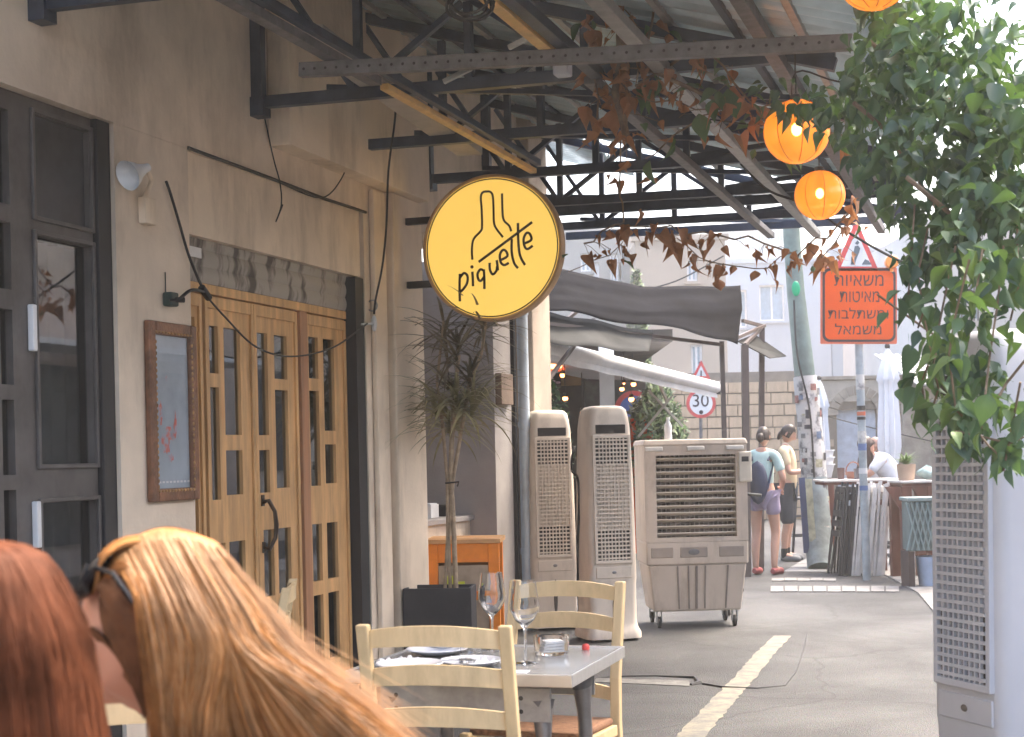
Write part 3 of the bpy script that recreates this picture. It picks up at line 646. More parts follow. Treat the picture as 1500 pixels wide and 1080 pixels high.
# ================================================================ big wheeled cooler
def bigcooler():
    g=G(1022,921); c0=Vector((g.x,g.y+.32,0))
    T=new_thing_local('wheeled_air_cooler','big taupe industrial air cooler on casters with a wide louvred front','air cooler',c0,R(3))
    W=.405; Dp=.30
    mb=MB()  # tank: tapered box
    def tb(z0,z1,w0,w1,d0,d1,mb):
        vs=[(-w0,-d0,z0),(w0,-d0,z0),(w0,d0,z0),(-w0,d0,z0),(-w1,-d1,z1),(w1,-d1,z1),(w1,d1,z1),(-w1,d1,z1)]
        mb.add(vs,[(0,3,2,1),(4,5,6,7),(0,1,5,4),(1,2,6,5),(2,3,7,6),(3,0,4,7)])
    tb(.13,.50,W-.06,W-.015,Dp-.05,Dp-.01,mb); mb.part('water_tank',tan2,T,bevel=.015)
    for x in (-.16,-.075,-.01,.06,.24):
        mb=MB(); mb.bar((x*.92,-Dp+.048,.15),(x,-Dp+.008,.49),.012 if x!=-.01 else .018,.012,up=(0,1,0)); mb.part('tank_rib',mat('taupe_rib',(.19,.16,.14),.6),T)  # ribs in a deeper taupe than the tank
    mb=MB(); tb(.50,.68,W-.002,W,Dp,Dp,mb); mb.part('handle_band',tan2,T,bevel=.012)
    for (x,w) in ((-.28,.09),(-.03,.11),(.27,.10)):
        mb=MB(); mb.box(x-w,x+w,-Dp-.004,-Dp+.02,.555,.64); mb.part('grip_recess',mat('taupe_dark',(.26,.22,.19),.6),T,bevel=.008)
    mb=MB(); mb.ell((-.03,-Dp-.005,.60),(.045,.003,.025),14,6); mb.part('badge',galvd,T)
    # upper frame with opening
    mb=MB(); hol=[(-.315,.315,.715,1.36)]
    M=Matrix.Rotation(R(-90),4,'Z')
    m2=MB(); cells(m2,-W,W,.68,1.44,hol,-Dp,-.22)   # (t,s,z): t=y
    mb.add([(v.y,v.x,v.z) for v in m2.v],[tuple(reversed(f)) for f in m2.f])
    mb.part('front_frame',tan2,T)
    mb=MB(); mb.box(-W,-W+.02,-.218,Dp,.68,1.44); mb.box(W-.02,W,-.218,Dp,.68,1.44); mb.box(-W+.02,W-.02,Dp-.02,Dp,.68,1.44); mb.part('side_panel',tan2,T)
    mb=MB(); tb(1.44,1.485,W+.012,W-.005,Dp+.012,Dp-.005,mb); mb.part('top_cover',tan2,T,bevel=.01)
    for x in (-.33,0.0,.31):
        mb=MB(); mb.box(x-.07,x+.07,-Dp-.02,-Dp+.01,1.395,1.43); mb.part('clip',mat('pale_clip',(.55,.53,.50),.35),T,bevel=.008)
    mb=MB(); mb.box(-.33,.33,-.12,-.10,.70,1.37); mb.part('duct_back',mat('honeycomb_pad',(.30,.25,.21),.9,nscale=14,col2=(.09,.075,.065),thr=(.4,.6),stretch=(1,1,3)),T)
    for i in range(17):
        x=-.30+i*.0375; mb=MB(); mb.box(x-.004,x+.004,-.20,-.18,.715,1.36); mb.part('vertical_vane',mat('vane',(.30,.25,.22),.5),T)
    for i in range(12):
        z=.74+i*.0535; mb=MB(); hh=.008 if i!=5 else .012
        mb.box(-.315,.315,-.022,.022,-hh*.55,hh*.55,M=Matrix.Translation((0,-.262,z))@Matrix.Rotation(R(-28),4,'X')); mb.part('louvre',mat('louvre_beige',(.50,.44,.37),.45),T)
    for i in range(9):
        z=.75+i*.085; mb=MB(); mb.tube([(-W+.03,-Dp-.004,z),(-W+.03,-Dp+.005,z)],.009,8); mb.part('screw',tan2,T)
    mb=MB(); mb.box(.335,.44,-Dp-.022,-Dp+.05,1.14,1.38); mb.part('control_box',mat('control_cream',(.55,.50,.42),.4),T,bevel=.01)
    mb=MB(); mb.box(.36,.415,-Dp-.025,-Dp-.02,1.30,1.34); mb.part('display',black,T)
    for sx in (-1,1):
        for y in (-.2,.2):
            mb=MB(); mb.tube([(sx*.30-.012,y,.045),(sx*.30+.012,y,.045)],.045,16); wheel=mb.part('wheel',rubber,T)
            mb=MB(); mb.box(sx*.30-.022,sx*.30-.014,y-.02,y+.02,.04,.135); mb.box(sx*.30+.014,sx*.30+.022,y-.02,y+.02,.04,.135); mb.part('fork',galv,T)
    return T,c0
BC,bc0=bigcooler()
bt=bc0+Vector((-.18,-.15,1.487)); BT=new_thing_local('water_bottle','small clear plastic bottle standing on top of the big wheeled cooler','bottle',bt)
mb=MB(); mb.lathe([(0,0),(.03,.0),(.032,.01),(.028,.05),(.032,.09),(.026,.12),(.012,.145),(.012,.16)],n=16); mb.part('body',mat('pet_plastic',(.62,.62,.64),.2,spec=.8),BT)
mb=MB(); mb.tube([(0,0,.16),(0,0,.178)],.015,12); mb.part('cap',white,BT)
# cable on the towers
cable([D(842,655,11.6),D(838,670,11.5),D(838,690,11.5),D(846,700,11.5),D(848,740,11.5),D(846,820,11.5),G(850,935)+Vector((0,.1,.02))],.009,'pale power cord hanging between the two beige tower coolers')
# ================================================================ planter and dragon tree, orange crate
c0=fw(-.05,11.2,0)
c0=G(645,925); YP=9.8; c0=Vector((D(645,900,YP).x,YP,0))
PL=new_thing_local('square_planter','matt black rectangular planter box at the foot of the dragon tree','planter',c0,R(-5))
mb=MB(); w,d,h=.217,.15,.565
for b in ((-w,w,-d,-d+.02,0,h),(-w,w,d-.02,d,0,h),(-w,-w+.02,-d+.02,d-.02,0,h),(w-.02,w,-d+.02,d-.02,0,h)): mb.box(*b)
mb.part('box',mat('planter_black',(.028,.028,.032),.7,bump=.2),PL,bevel=.004)
mb=MB(); mb.box(-w+.021,w-.021,-d+.021,d-.021,.0,h-.06); mb.part('soil',mat('soil',(.03,.022,.016),.95,bump=.5),PL)
DT=new_thing_local('dragon_tree','tall spiky dragon tree with drooping strap leaves on three thin stems','plant',c0+Vector((0,0,.5)))
stemm=mat('stem_tan',(.36,.27,.18),.8,nscale=20,var=.25,bump=.3)
base=c0+Vector((0,0,.5)); 
def rel(v): return v-base
crowns=[]
for (pts,r) in (([(668,855),(664,760),(660,700),(662,640),(668,560),(672,520)],.016),([(650,855),(656,780),(655,700),(648,620),(640,560),(650,470)],.011),([(660,855),(657,790),(664,700),(688,560),(705,520),(712,470)],.012)):
    q=[rel(D(x,y,YP)) for i,(x,y) in enumerate(pts)]; q[0].z=-.06
    mb=MB(); mb.tube(q,[r]*4+[r*.8]*(len(q)-4),8); mb.part('stem',stemm,DT)
mb=MB(); mb.tube([rel(D(652,708,YP-.03)),rel(D(672,706,YP-.03)),rel(D(670,712,YP+.03))],.006,6); mb.part('tie',rubber,DT)
leafm=mat('strap_leaf',(.32,.29,.15),.5,nscale=3,var=.35); leafd=mat('strap_leaf_dark',(.20,.165,.10),.55,nscale=3,var=.35)
rl=random.Random(11)
def strap(c,dirv,L,w,droop,mb):
    pts=[];d=Vector(dirv).normalized();p=Vector(c);n=7
    sd=d.cross(Vector((0,0,1))); 
    if sd.length<.05: sd=Vector((1,0,0))
    sd.normalize(); vs=[];fs=[]
    for i in range(n+1):
        u=i/n; ww=w*(1-u**1.6)*(.55+.45*min(1,u*4))
        vs.append(p-sd*ww); vs.append(p+d.cross(sd)*ww*.3); vs.append(p+sd*ww)
        p=p+d*L/n; d=(d+Vector((0,0,-droop*(.3+u)))).normalized()
    for i in range(n):
        a=i*3; fs+=[(a,a+1,a+4,a+3),(a+1,a+2,a+5,a+4)]
    mb.add(vs,fs,True)
nleaf=0
for (x,y,dy,n,L,dr,m,up) in ((650,490,0,50,.42,.17,leafd,-.1),(708,485,.05,45,.40,.17,leafd,-.1),(670,520,-.05,50,.42,.18,leafd,.0),(655,560,.05,40,.34,.2,leafd,.0),(690,560,.0,45,.34,.2,leafd,.1),(668,590,-.03,80,.52,.24,leafm,.25),(660,625,.03,90,.50,.28,leafm,.1),(690,600,.0,60,.50,.24,leafm,.2),(640,600,.0,50,.36,.26,leafm,.1)):
    c=rel(D(x,y,YP+dy))
    for i in range(int(n*.72)):
        a=rl.uniform(0,2*math.pi); e_=rl.uniform(-.35,1.0)+up*.5
        mb=MB(); strap(c+Vector((0,0,rl.uniform(-.06,.08))),(math.cos(a),math.sin(a),e_),L*rl.uniform(.6,1.2),.013,dr*rl.uniform(.5,1.6),mb)
        if nleaf<290: mb.part('leaf',m,DT)
        else:
            if nleaf==290: rest=MB()
            rest.add(mb.v,mb.f,True)
        nleaf+=1
rest.part('foliage',leafm,DT,kind='stuff')
# orange crate stand
c1=Vector((D(682,820,10.75).x,10.75,0)); CR=new_thing_local('orange_crate','bright orange wooden crate-like stand with a pale front behind the black planter','crate',c1,R(-4))
w,d,h=.25,.18,.82
for sx in (-1,1):
    for sy in (-1,1):
        mb=MB(); x0,x1=sorted((sx*w,sx*(w-.075))); y0,y1=sorted((sy*d,sy*(d-.05))); mb.box(x0,x1,y0,y1,0,h-.03); mb.part('post',orange,CR,bevel=.004)
for y in (-d+.004,d-.034):
    for (z0,z1) in ((h-.16,h-.031),(.40,.46),(.05,.13)):
        mb=MB(); mb.box(-w+.076,w-.076,y,y+.03,z0,z1); mb.part('rail',orange,CR,bevel=.003)
for i in range(4):
    mb=MB(); mb.box(-w-.012,w+.012,-d-.01+i*.1125,-d+.095+i*.1125,h-.03,h+(.002 if i%2 else 0)); mb.part('top_board',mat('crate_top',(.62,.33,.13),.5,nscale=4,var=.2,stretch=(1,5,5)),CR,bevel=.003)
for (z0,z1) in ((.132,.398),(.462,.638)):
    mb=MB(); mb.box(-w+.078,w-.078,-d+.012,-d+.02,z0,z1); mb.part('front_board',mat('raw_board',(.42,.33,.24),.7,nscale=5,var=.2),CR)
for (x,z,ww,hh,cc,nm) in ((-.10,.42,.035,.17,(.60,.62,.05),'lime_label'),(-.02,.42,.03,.13,(.60,.62,.05),'lime_label'),(.06,.44,.03,.08,(.5,.28,.25),'pink_label')):
    mb=MB(); mb.box(x-ww,x+ww,-d-.003,-d+.0,z-.02,z-.02+hh); mb.part(nm,mat(nm,cc,.6),CR)
mb=MB(); mb.box(-w+.02,w-.02,d-.2,d-.17,.1,h-.05); mb.part('back_board',mat('crate_inner',(.22,.12,.05),.7),CR)
# ================================================================ tables, chairs
def chair(label,pos,rz,group='cream ladder-back wooden chairs'):
    T=new_thing_local('ladderback_chair',label,'chair',pos,rz,group)
    # local: back at y=-.2 side (towards -y), seat to +y
    W=.205; sh=.45
    def lg(pts,w): 
        mb=MB()
        for a,b in zip(pts,pts[1:]): mb.bar(a,b,w,w*.85)
        return mb
    for sx in (-1,1):
        mb=MB(); x=sx*W
        def fn(u,v): return Vector((0,0,0))
        ys=[(0,-.235),( .45,-.19),(.60,-.195),(.935,-.265)]
        pr=[]
        for z,y in ys:
            pr.append([(x-.0175,y-.017,z),(x+.0175,y-.017,z),(x+.0175,y+.017,z),(x-.0175,y+.017,z)])
        vs=[p for r_ in pr for p in r_]; fs=[(3,2,1,0),(12,13,14,15)]
        for i in range(3):
            for k in range(4): fs.append((i*4+k,i*4+(k+1)%4,(i+1)*4+(k+1)%4,(i+1)*4+k))
        mb.add(vs,fs); mb.part('back_post',cream,T,bevel=.005)
        mb=MB(); mb.box(x-.018,x+.018,.17,.205,0,sh); mb.part('front_leg',cream,T,bevel=.005)
        mb=MB(); mb.box(x-.009,x+.009,-.2,.17,.20,.225); mb.part('stretcher',cream,T,bevel=.003)
    for (z0,h,y) in ((.868,.05,-.254),(.758,.05,-.232),(.64,.048,-.208),(.52,.045,-.196)):
        mb=MB(); N=12
        def fr(u,v,side):
            x=(-W+.0175)+(2*W-.035)*u; arch=.016*(1-(2*u-1)**2)
            yb=y+.004-.028*(1-(2*u-1)**2)
            z=z0+ (h*v) + arch*(.6 if v<.5 else 1)
            return Vector((x,yb+side,z))
        vs=[];fs=[]
        for i in range(N+1):
            u=i/N
            vs+= [fr(u,0,-.008),fr(u,1,-.008),fr(u,1,.008),fr(u,0,.008)]
        for i in range(N):
            a=i*4;b=a+4
            for k in range(4): fs.append((a+k,a+(k+1)%4,b+(k+1)%4,b+k))
        mb.add(vs,fs,False); mb.part('back_rail',cream,T)
    mb=MB(); 
    for b in ((-W+.019,W-.019,-.19,-.17,sh-.05,sh-.012),(-W+.019,W-.019,.175,.20,sh-.05,sh-.012),(-W-.012,-W+.012,-.17,.168,sh-.05,sh-.012),(W-.012,W+.012,-.17,.168,sh-.05,sh-.012)): mb.box(*b)
    mb.part('seat_rail',cream,T,bevel=.003)
    rush=mat('woven_rush',(.30,.15,.08),.8,nscale=40,var=.4,bump=.6,bscale=90,stretch=(1,6,1))
    mb=MB(); mb.box(-W+.0,W-.0,-.165,.165,sh-.012,sh+.014); mb.part('seat',rush,T,bevel=.01)
    mb=MB(); mb.box(-W+.019,W-.019,.18,.2,.26,.285); mb.part('front_stretcher',cream,T,bevel=.003)
    return T
d1=(D(745,912,4.7)-D(530,908,4.95)); yaw=math.atan2(d1.y,d1.x)
a=D(533,912,4.27); b=D(738,912,4.17); c=(a+b)/2
ang=math.atan2(b.y-a.y,b.x-a.x)
def place_chair_back(mid,ang): # mid = top of the back; back is at local y=-.265
    return Vector((mid.x+(-.265)*math.sin(ang)*1, mid.y+.265*math.cos(ang),0))
CH=chair('cream ladder-back chair with its back to the camera at the laid steel table',place_chair_back(c,ang),ang)
mid=(D(700,868,5.7)+D(880,865,5.5))/2; an2=math.atan2(5.5-5.7,D(880,865,5.7).x-D(700,868,5.95).x)
dup(CH,(mid.x,mid.y-.26,0),math.pi+an2,'cream ladder-back chair on the far side of the table, before the tower coolers',group='cream ladder-back wooden chairs')
m3=D(432,885,5.75); dup(CH,(m3.x-.28,m3.y-.03,0),math.pi/2+R(5),'cream ladder-back chair by the folding doors, half behind the blonde hair',group='cream ladder-back wooden chairs')
m4=D(195,1045,2.6); dup(CH,(m4.x-.1,m4.y+.2,0),R(170),'cream ladder-back chair seen between the two women',group='cream ladder-back wooden chairs')
# table
A=G(835,990,.75); Bq=G(902,953,.75); u=(Bq-A); u.z=0; u.normalize(); v=Vector((-u.y,u.x,0)); tang=math.atan2(u.y,u.x)-math.pi/2
TW,TD=.70,.66
tc=A+v*TW/2+u*TD/2; tc.z=0
TB=new_thing_local('bistro_table','small square steel-edged bistro table laid with glasses and plates','table',tc,tang)
mb=MB(); mb.box(-TW/2,TW/2,-TD/2,TD/2,.725,.748); mb.part('table_top',mat('table_laminate',(.27,.28,.29),.25,.3,nscale=4,var=.1,stretch=(1,8,1)),TB,bevel=.004)
mb=MB()
for b in ((-TW/2-.008,TW/2+.008,-TD/2-.008,-TD/2-.0005,.715,.752),(-TW/2-.008,TW/2+.008,TD/2+.0005,TD/2+.008,.715,.752),(-TW/2-.008,-TW/2-.0005,-TD/2,TD/2,.715,.752),(TW/2+.0005,TW/2+.008,-TD/2,TD/2,.715,.752)): mb.box(*b)
mb.part('edge_trim',steel,TB,bevel=.002)
mb=MB(); mb.box(-.27,.27,-.27,-.26,.60,.70); mb.part('apron',galv,TB); mb=MB(); mb.box(-.27,.27,.26,.27,.60,.70); mb.part('apron',galv,TB)
for x in (-.22,.18):
    for z in (.63,.67):
        mb=MB(); mb.lathe([(0,0),(.007,0),(.008,-.002)],n=8,M=Matrix.Translation((x,-.2705,z))@Matrix.Rotation(R(90),4,'X')); mb.part('bolt',black,TB)
for sx in (-1,1):
    for sy in (-1,1):
        mb=MB(); mb.tube([(sx*.22,sy*.22,.715),(sx*.235,sy*.235,.64),(sx*.24,sy*.24,.55),(sx*.25,sy*.25,.15),(sx*.29,sy*.29,0)],[.035,.034,.024,.022,.02],12); mb.part('leg',steelleg,TB)
        mb=MB(); mb.tube([(sx*.232,sy*.232,.66),(sx*.236,sy*.236,.62)],[.042,.03],12); mb.part('leg_collar',galvd,TB)
# glasses
def wineglass(pos,label,s=1.0):
    T=new_thing_local('wine_glass',label,'wine glass',pos,0,'empty wine glasses on the table')
    mb=MB(); o=[(.036,0),(.034,.003),(.008,.008),(.0042,.018),(.0038,.095),(.007,.108),(.028,.128),(.0435,.158),(.044,.175),(.040,.205),(.0345,.245)]
    i=[(.0335,.245),(.039,.205),(.043,.175),(.0425,.159),(.027,.130),(.006,.114),(.0,.112)]
    mb.lathe([(0,0)]+o+i,n=40); 
    m=bpy.data.materials.get('goblet_glass')
    if m is None:
        m=bpy.data.materials.new('goblet_glass'); m.use_nodes=True; p=m.node_tree.nodes['Principled BSDF']; p.inputs['Transmission Weight'].default_value=1; p.inputs['Roughness'].default_value=0; p.inputs['IOR'].default_value=1.45; p.inputs['Base Color'].default_value=(.98,.98,.98,1)
    mb.part('glass',m,T); T.e.scale=(s,s,s)
    T.e.matrix_world=Matrix.Translation(pos)@Matrix.Scale(s,4)
    return T
zt=.749
wineglass(G(770,972,zt),'right-hand empty wine glass, standing nearer the table edge',1.05)
wineglass(G(722,952,zt),'left-hand empty wine glass, half behind the near chair back',1.05)
porc=mat('porcelain',(.72,.72,.74),.15,nscale=3,var=.03)
def plate(pos,label,r=.11):
    mb=MB(); mb.lathe([(0,.004),(r*.6,.004),(r*.7,.010),(r,.020),(r+.002,.017),(r*.68,.003),(r*.5,0),(0,0)],n=36); mb.M=None
    T=mb.solo('plate',label,'plate',porc,org=(0,0,0),group='white plates on the table'); T.matrix_world=Matrix.Translation(pos); return T
plate(G(640,958,zt+.002),'white plate at the back left of the laid table',.10)
plate(G(690,975,zt+.002),'white plate in the middle of the table behind the chair back',.095)
plate(G(600,980,zt+.014),'white plate at the near left of the table holding the cutlery',.10)
nap=mat('napkin_grey',(.42,.42,.44),.9,nscale=5,var=.1)
c=G(640,972,zt); mb=MB(); mb.box(-.10,.10,-.04,.04,0,.006,M=Matrix.Translation(c)@Matrix.Rotation(R(15),4,'Z')); mb.solo('folded_napkin','folded grey napkin lying beside the plates','napkin',nap,bevel=.003)
for i,(x,y,rz,lab) in enumerate(((620,970,20,'silver knife lying across the left plate'),(655,976,35,'silver fork lying on the folded napkin'),(672,968,-10,'silver spoon beside the back plate'))):
    c=G(x,y,zt+.02); T=new_thing_local(['knife','fork','spoon'][i],lab,['knife','fork','spoon'][i],c,R(rz))
    mb=MB(); mb.box(-.10,.0,-.004,.004,0,.003); mb.part('handle',steel,T,bevel=.001)
    mb=MB()
    if i==0: mb.prism([(0,-.004),(.09,-.007),(.10,.002),(0,.005)],.0,.002)
    elif i==1:
        mb.prism([(0,-.003),(.03,-.010),(.03,.010),(0,.003)],0,.002)
        for k in range(4): mb.box(.03,.075,-.010+k*.0055,-.0075+k*.0055,0,.002)
    else: mb.ell((.025,0,.003),(.028,.016,.004),12,6)
    mb.part(['blade','tines','bowl'][i],steel,T)
c=G(808,958,zt); T=new_thing_local('glass_candle_bowl','low clear glass bowl of white napkins near the table corner','bowl',c,R(12))
mb=MB(); mb.lathe([(0,.0),(.052,.0),(.056,.01),(.058,.06),(.055,.06),(.053,.012),(0,.008)],n=32); mb.part('bowl',bpy.data.materials['goblet_glass'],T)
mb=MB(); 
for k in range(4): mb.box(-.035+.003*k,.035,-.03,.03,.010+.009*k,.0175+.009*k)
mb.part('paper',white,T)
c=G(745,985,zt); mb=MB(); mb.box(-.06,.06,-.03,.03,0,.003,M=Matrix.Translation(c)@Matrix.Rotation(R(-12),4,'Z')); mb.solo('paper_slip','white paper slip lying by the foot of the right wine glass','paper',white)
c=G(858,952,zt); mb=MB(); mb.lathe([(0,0),(.012,0),(.013,.012),(.009,.018),(0,.02)],c,14); mb.solo('bottle_stopper','small red bottle stopper lying near the far table corner','stopper',mat('red_plastic',(.6,.06,.05),.4))

# more things left on the table
rt=random.Random(21)
for (x,y,lab) in ((585,976,'crumpled white paper napkin at the left end of the laid table'),(697,973,'crumpled white paper napkin in the middle of the table behind the plates')):
    c=G(x,y,zt+.001); mb=MB(); mb.grid(lambda u,v:Vector(((u-.5)*.13,(v-.5)*.11,.008+.012*math.sin(u*11+x)*math.cos(v*9)+.008*math.sin(u*23+v*17))),14,14,M=Matrix.Translation(c)@Matrix.Rotation(rt.uniform(0,3),4,'Z')); mb.solo('paper_napkin',lab,'napkin',white,solid=.001)
plate(G(655,950,zt+.002),'white plate farthest back on the table',.085)
c=G(690,962,zt+.001); T=new_thing_local('water_tumbler','short clear water glass behind the stacked plates','glass',c); mb=MB(); mb.lathe([(0,0),(.030,0),(.034,.004),(.038,.085),(.0365,.0855),(.035,.085),(.031,.012),(0,.010)],n=32); mb.part('glass',bpy.data.materials['goblet_glass'],T)
# ================================================================ lanterns
def lantern(c,r,label):
    T=new_thing_local('paper_lantern',label,'lantern',c,0,'orange round lanterns hung under the canopy edge')
    m=bpy.data.materials.get('lantern_shell')
    if m is None:
        m=bpy.data.materials.new('lantern_shell'); m.use_nodes=True; n=m.node_tree.nodes; l=m.node_tree.links
        n.remove(n['Principled BSDF']); o=n['Material Output']
        tr=n.new('ShaderNodeBsdfTransparent'); tr.inputs[0].default_value=(1,.72,.3,1)
        em=n.new('ShaderNodeEmission'); em.inputs[1].default_value=.13
        tc=n.new('ShaderNodeTexCoord'); no=n.new('ShaderNodeTexNoise'); no.inputs['Scale'].default_value=9; no.inputs['Detail'].default_value=5
        l.new(tc.outputs['Object'],no.inputs['Vector'])
        cr=n.new('ShaderNodeValToRGB'); cr.color_ramp.elements[0].color=(.95,.24,.015,1); cr.color_ramp.elements[1].color=(1.0,.36,.03,1); cr.color_ramp.elements[0].position=.3; cr.color_ramp.elements[1].position=.7
        l.new(no.outputs[0],cr.inputs[0]); l.new(cr.outputs[0],em.inputs[0])
        df=n.new('ShaderNodeBsdfPrincipled'); df.inputs['Base Color'].default_value=(.75,.28,.05,1); df.inputs['Roughness'].default_value=.25
        mx=n.new('ShaderNodeMixShader'); mx.inputs[0].default_value=.75; ad=n.new('ShaderNodeAddShader')
        l.new(tr.outputs[0],mx.inputs[1]); l.new(df.outputs[0],mx.inputs[2]); l.new(mx.outputs[0],ad.inputs[0]); l.new(em.outputs[0],ad.inputs[1]); l.new(ad.outputs[0],o.inputs[0])
    mb=MB(); N=20
    prof=[(.025,r*.99)]+[(r*math.sin(math.pi*i/N),r*math.cos(math.pi*i/N)*.97) for i in range(1,N)]+[(.0,-r*.97)]
    mb.lathe(prof,n=36); sh=mb.part('shell',m,T)
    mb=MB()
    mb.lathe([(0,r*.97+.03),(.028,r*.97+.02),(.028,r*.95)],n=12); mb.tube([(0,0,r+.02),(0,0,r+.35)],.004,6); mb.part('cord',rubber,T)
    mb=MB(); mb.ell((0,-.0,.01),(.024,.024,.03),12,8); mb.part('bulb',mat('bulb_glow',(1,.8,.4),emit=(1,.75,.35),est=6),T)
    mb=MB(); mb.tube([(0,0,.04),(0,0,r*.95)],.012,8); mb.part('lamp_holder',mat('holder',(.25,.1,.03),.5),T)
    for k in range(8):
        a=k*math.pi/4; mb=MB(); mb.tube([(1.002*r*math.sin(q)*math.cos(a),1.002*r*math.sin(q)*math.sin(a),r*.972*math.cos(q)) for q in [math.pi*j/12 for j in range(1,12)]],.0022,4); mb.part('rib',mat('rib_orange',(.45,.13,.02),.5),T)
    return T
lantern(D(1167,193,7.0),.15,'larger orange glowing lantern half covered by leaves at its top')
lantern(D(1201,286,9.0),.148,'lower orange glowing lantern above the orange road sign')
lantern(D(1280,-38,5.4),.13,'orange lantern cut by the top edge, peeping out beside the vine')
cable([D(1040,175,7.2),D(1150,180,7.2),D(1167,190-52,7.0)+Vector((0,0,.10)),D(1250,120,6.6),D(1400,60,6)],.004,'dark cord carrying the larger orange lantern',grp=None)
cable([D(1060,210,10),D(1120,275,9.9),D(1180,300,9.8),D(1250,345,9.6),D(1330,388,9.4),D(1480,450,9.2)],.009,'dark overhead wire slanting down past the lower lantern into the vine')
# ================================================================ vine
rv=random.Random(5)
leafG=mat('vine_leaf',(.095,.165,.09),.6,nscale=1.2,var=.35,spec=.3,bump=.05)
leafG2=mat('vine_leaf_blue',(.060,.11,.09),.6,nscale=1.2,var=.35,spec=.3)
leafY=mat('vine_leaf_young',(.14,.22,.07),.55,nscale=2,var=.3)
leafB=mat('dead_leaf',(.34,.16,.08),.75,nscale=8,var=.4)
vstem=mat('vine_stem',(.17,.12,.08),.8,nscale=20,var=.3,bump=.3)
for m_ in (leafG,leafG2,leafY,leafB):
    p=m_.node_tree.nodes['Principled BSDF']; n=m_.node_tree.nodes; l=m_.node_tree.links
    t=n.new('ShaderNodeBsdfTranslucent'); t.inputs[0].default_value=(.09,.17,.03,1) if m_!=leafB else (.40,.18,.07,1)
    mx=n.new('ShaderNodeMixShader'); mx.inputs[0].default_value=.28; l.new(p.outputs[0],mx.inputs[1]); l.new(t.outputs[0],mx.inputs[2]); l.new(mx.outputs[0],n['Material Output'].inputs[0])
def leafmesh(L,w,curl,fold,wav):
    """pointed oval leaf, base at the origin, along +x"""
    mb=MB(); n=7; prof=[0.05,.62,.95,1.0,.82,.52,.22,0.0]; vs=[];fs=[]
    for i in range(n+1):
        u=i/n; ww=w*prof[i]; x=L*u; z=-curl*L*u*u
        vs+=[(x,-ww,z+fold*ww+wav*L*math.sin(u*7)),(x,-ww*.5,z+fold*ww*.4),(x,0,z),(x,ww*.5,z+fold*ww*.4),(x,ww,z+fold*ww-wav*L*math.sin(u*6+1))]
    for i in range(n):
        for k in range(4): a=i*5+k; fs.append((a,a+1,a+6,a+5))
    vs+=[(-L*.35,0,L*.05),(-L*.35,.0015,L*.05)]; fs.append((2,len(vs)-2,len(vs)-1))
    mb.add(vs,fs,True); return mb
LV=[leafmesh(.085,.027,.35,.5,.02),leafmesh(.075,.026,.6,.35,.03),leafmesh(.095,.028,.15,.6,.02),leafmesh(.06,.018,.8,.3,.04)]
def leafmat(rv_,c,droop):
    # leaves hang: x axis points mostly down / outwards
    a=rv_.uniform(0,2*math.pi); el=-rv_.uniform(.1,1.45)*droop+rv_.uniform(-.3,.5)
    x=Vector((math.cos(a)*math.cos(el),math.sin(a)*math.cos(el),math.sin(el))); t=Vector((rv_.gauss(0,.5),rv_.gauss(0,.5),1)).normalized()
    y=t.cross(x); y.normalize(); z=x.cross(y)
    s_=rv_.choice([.5,.7,.85,1,1.1,1.35])*rv_.uniform(.75,1.02)
    return Matrix(((x.x,y.x,z.x,c.x),(x.y,y.y,z.y,c.y),(x.z,y.z,z.z,c.z),(0,0,0,1)))@Matrix.Scale(s_,4)
V=new_thing_local('hanging_vine','dense green climbing vine hanging down over the right side of the terrace','vine',D(1400,0,5.5)); VO=D(1400,0,5.5)
blobs=[]  # (centre, radius, count)
def blob(x,y,Y,r,n,dy=.35): blobs.append((D(x,y,Y),r*Y/F_PX,dy,n))
for x,y,Y,r,n in ((1310,60,5.6,75,210),(1290,150,5.6,70,200),(1380,90,5.4,85,240),(1460,110,5.2,80,190),(1400,190,5.2,85,240),(1300,230,5.5,55,130),(1470,230,5.0,75,190),(1340,270,5.2,60,110),(1440,310,4.9,75,210),(1380,360,4.9,45,90),(1480,340,4.8,60,130),(1330,15,5.6,60,90),(1240,160,6.0,45,75),(1180,150,6.6,40,55),(1130,140,6.8,35,25),(1430,20,5.3,60,60),(1490,180,5.0,55,100)): blob(x,y,Y,r,n)
cent=[]
for c,r,dy,n in blobs:
    for i in range(int(n*.85)):
        while True:
            p=Vector((rv.uniform(-1,1),rv.uniform(-1,1),rv.uniform(-1,1)))
            if p.length<=1: break
        cent.append((c+Vector((p.x*r,p.y*dy,p.z*r)),.9,leafG2 if rv.random()<.52 else leafG))
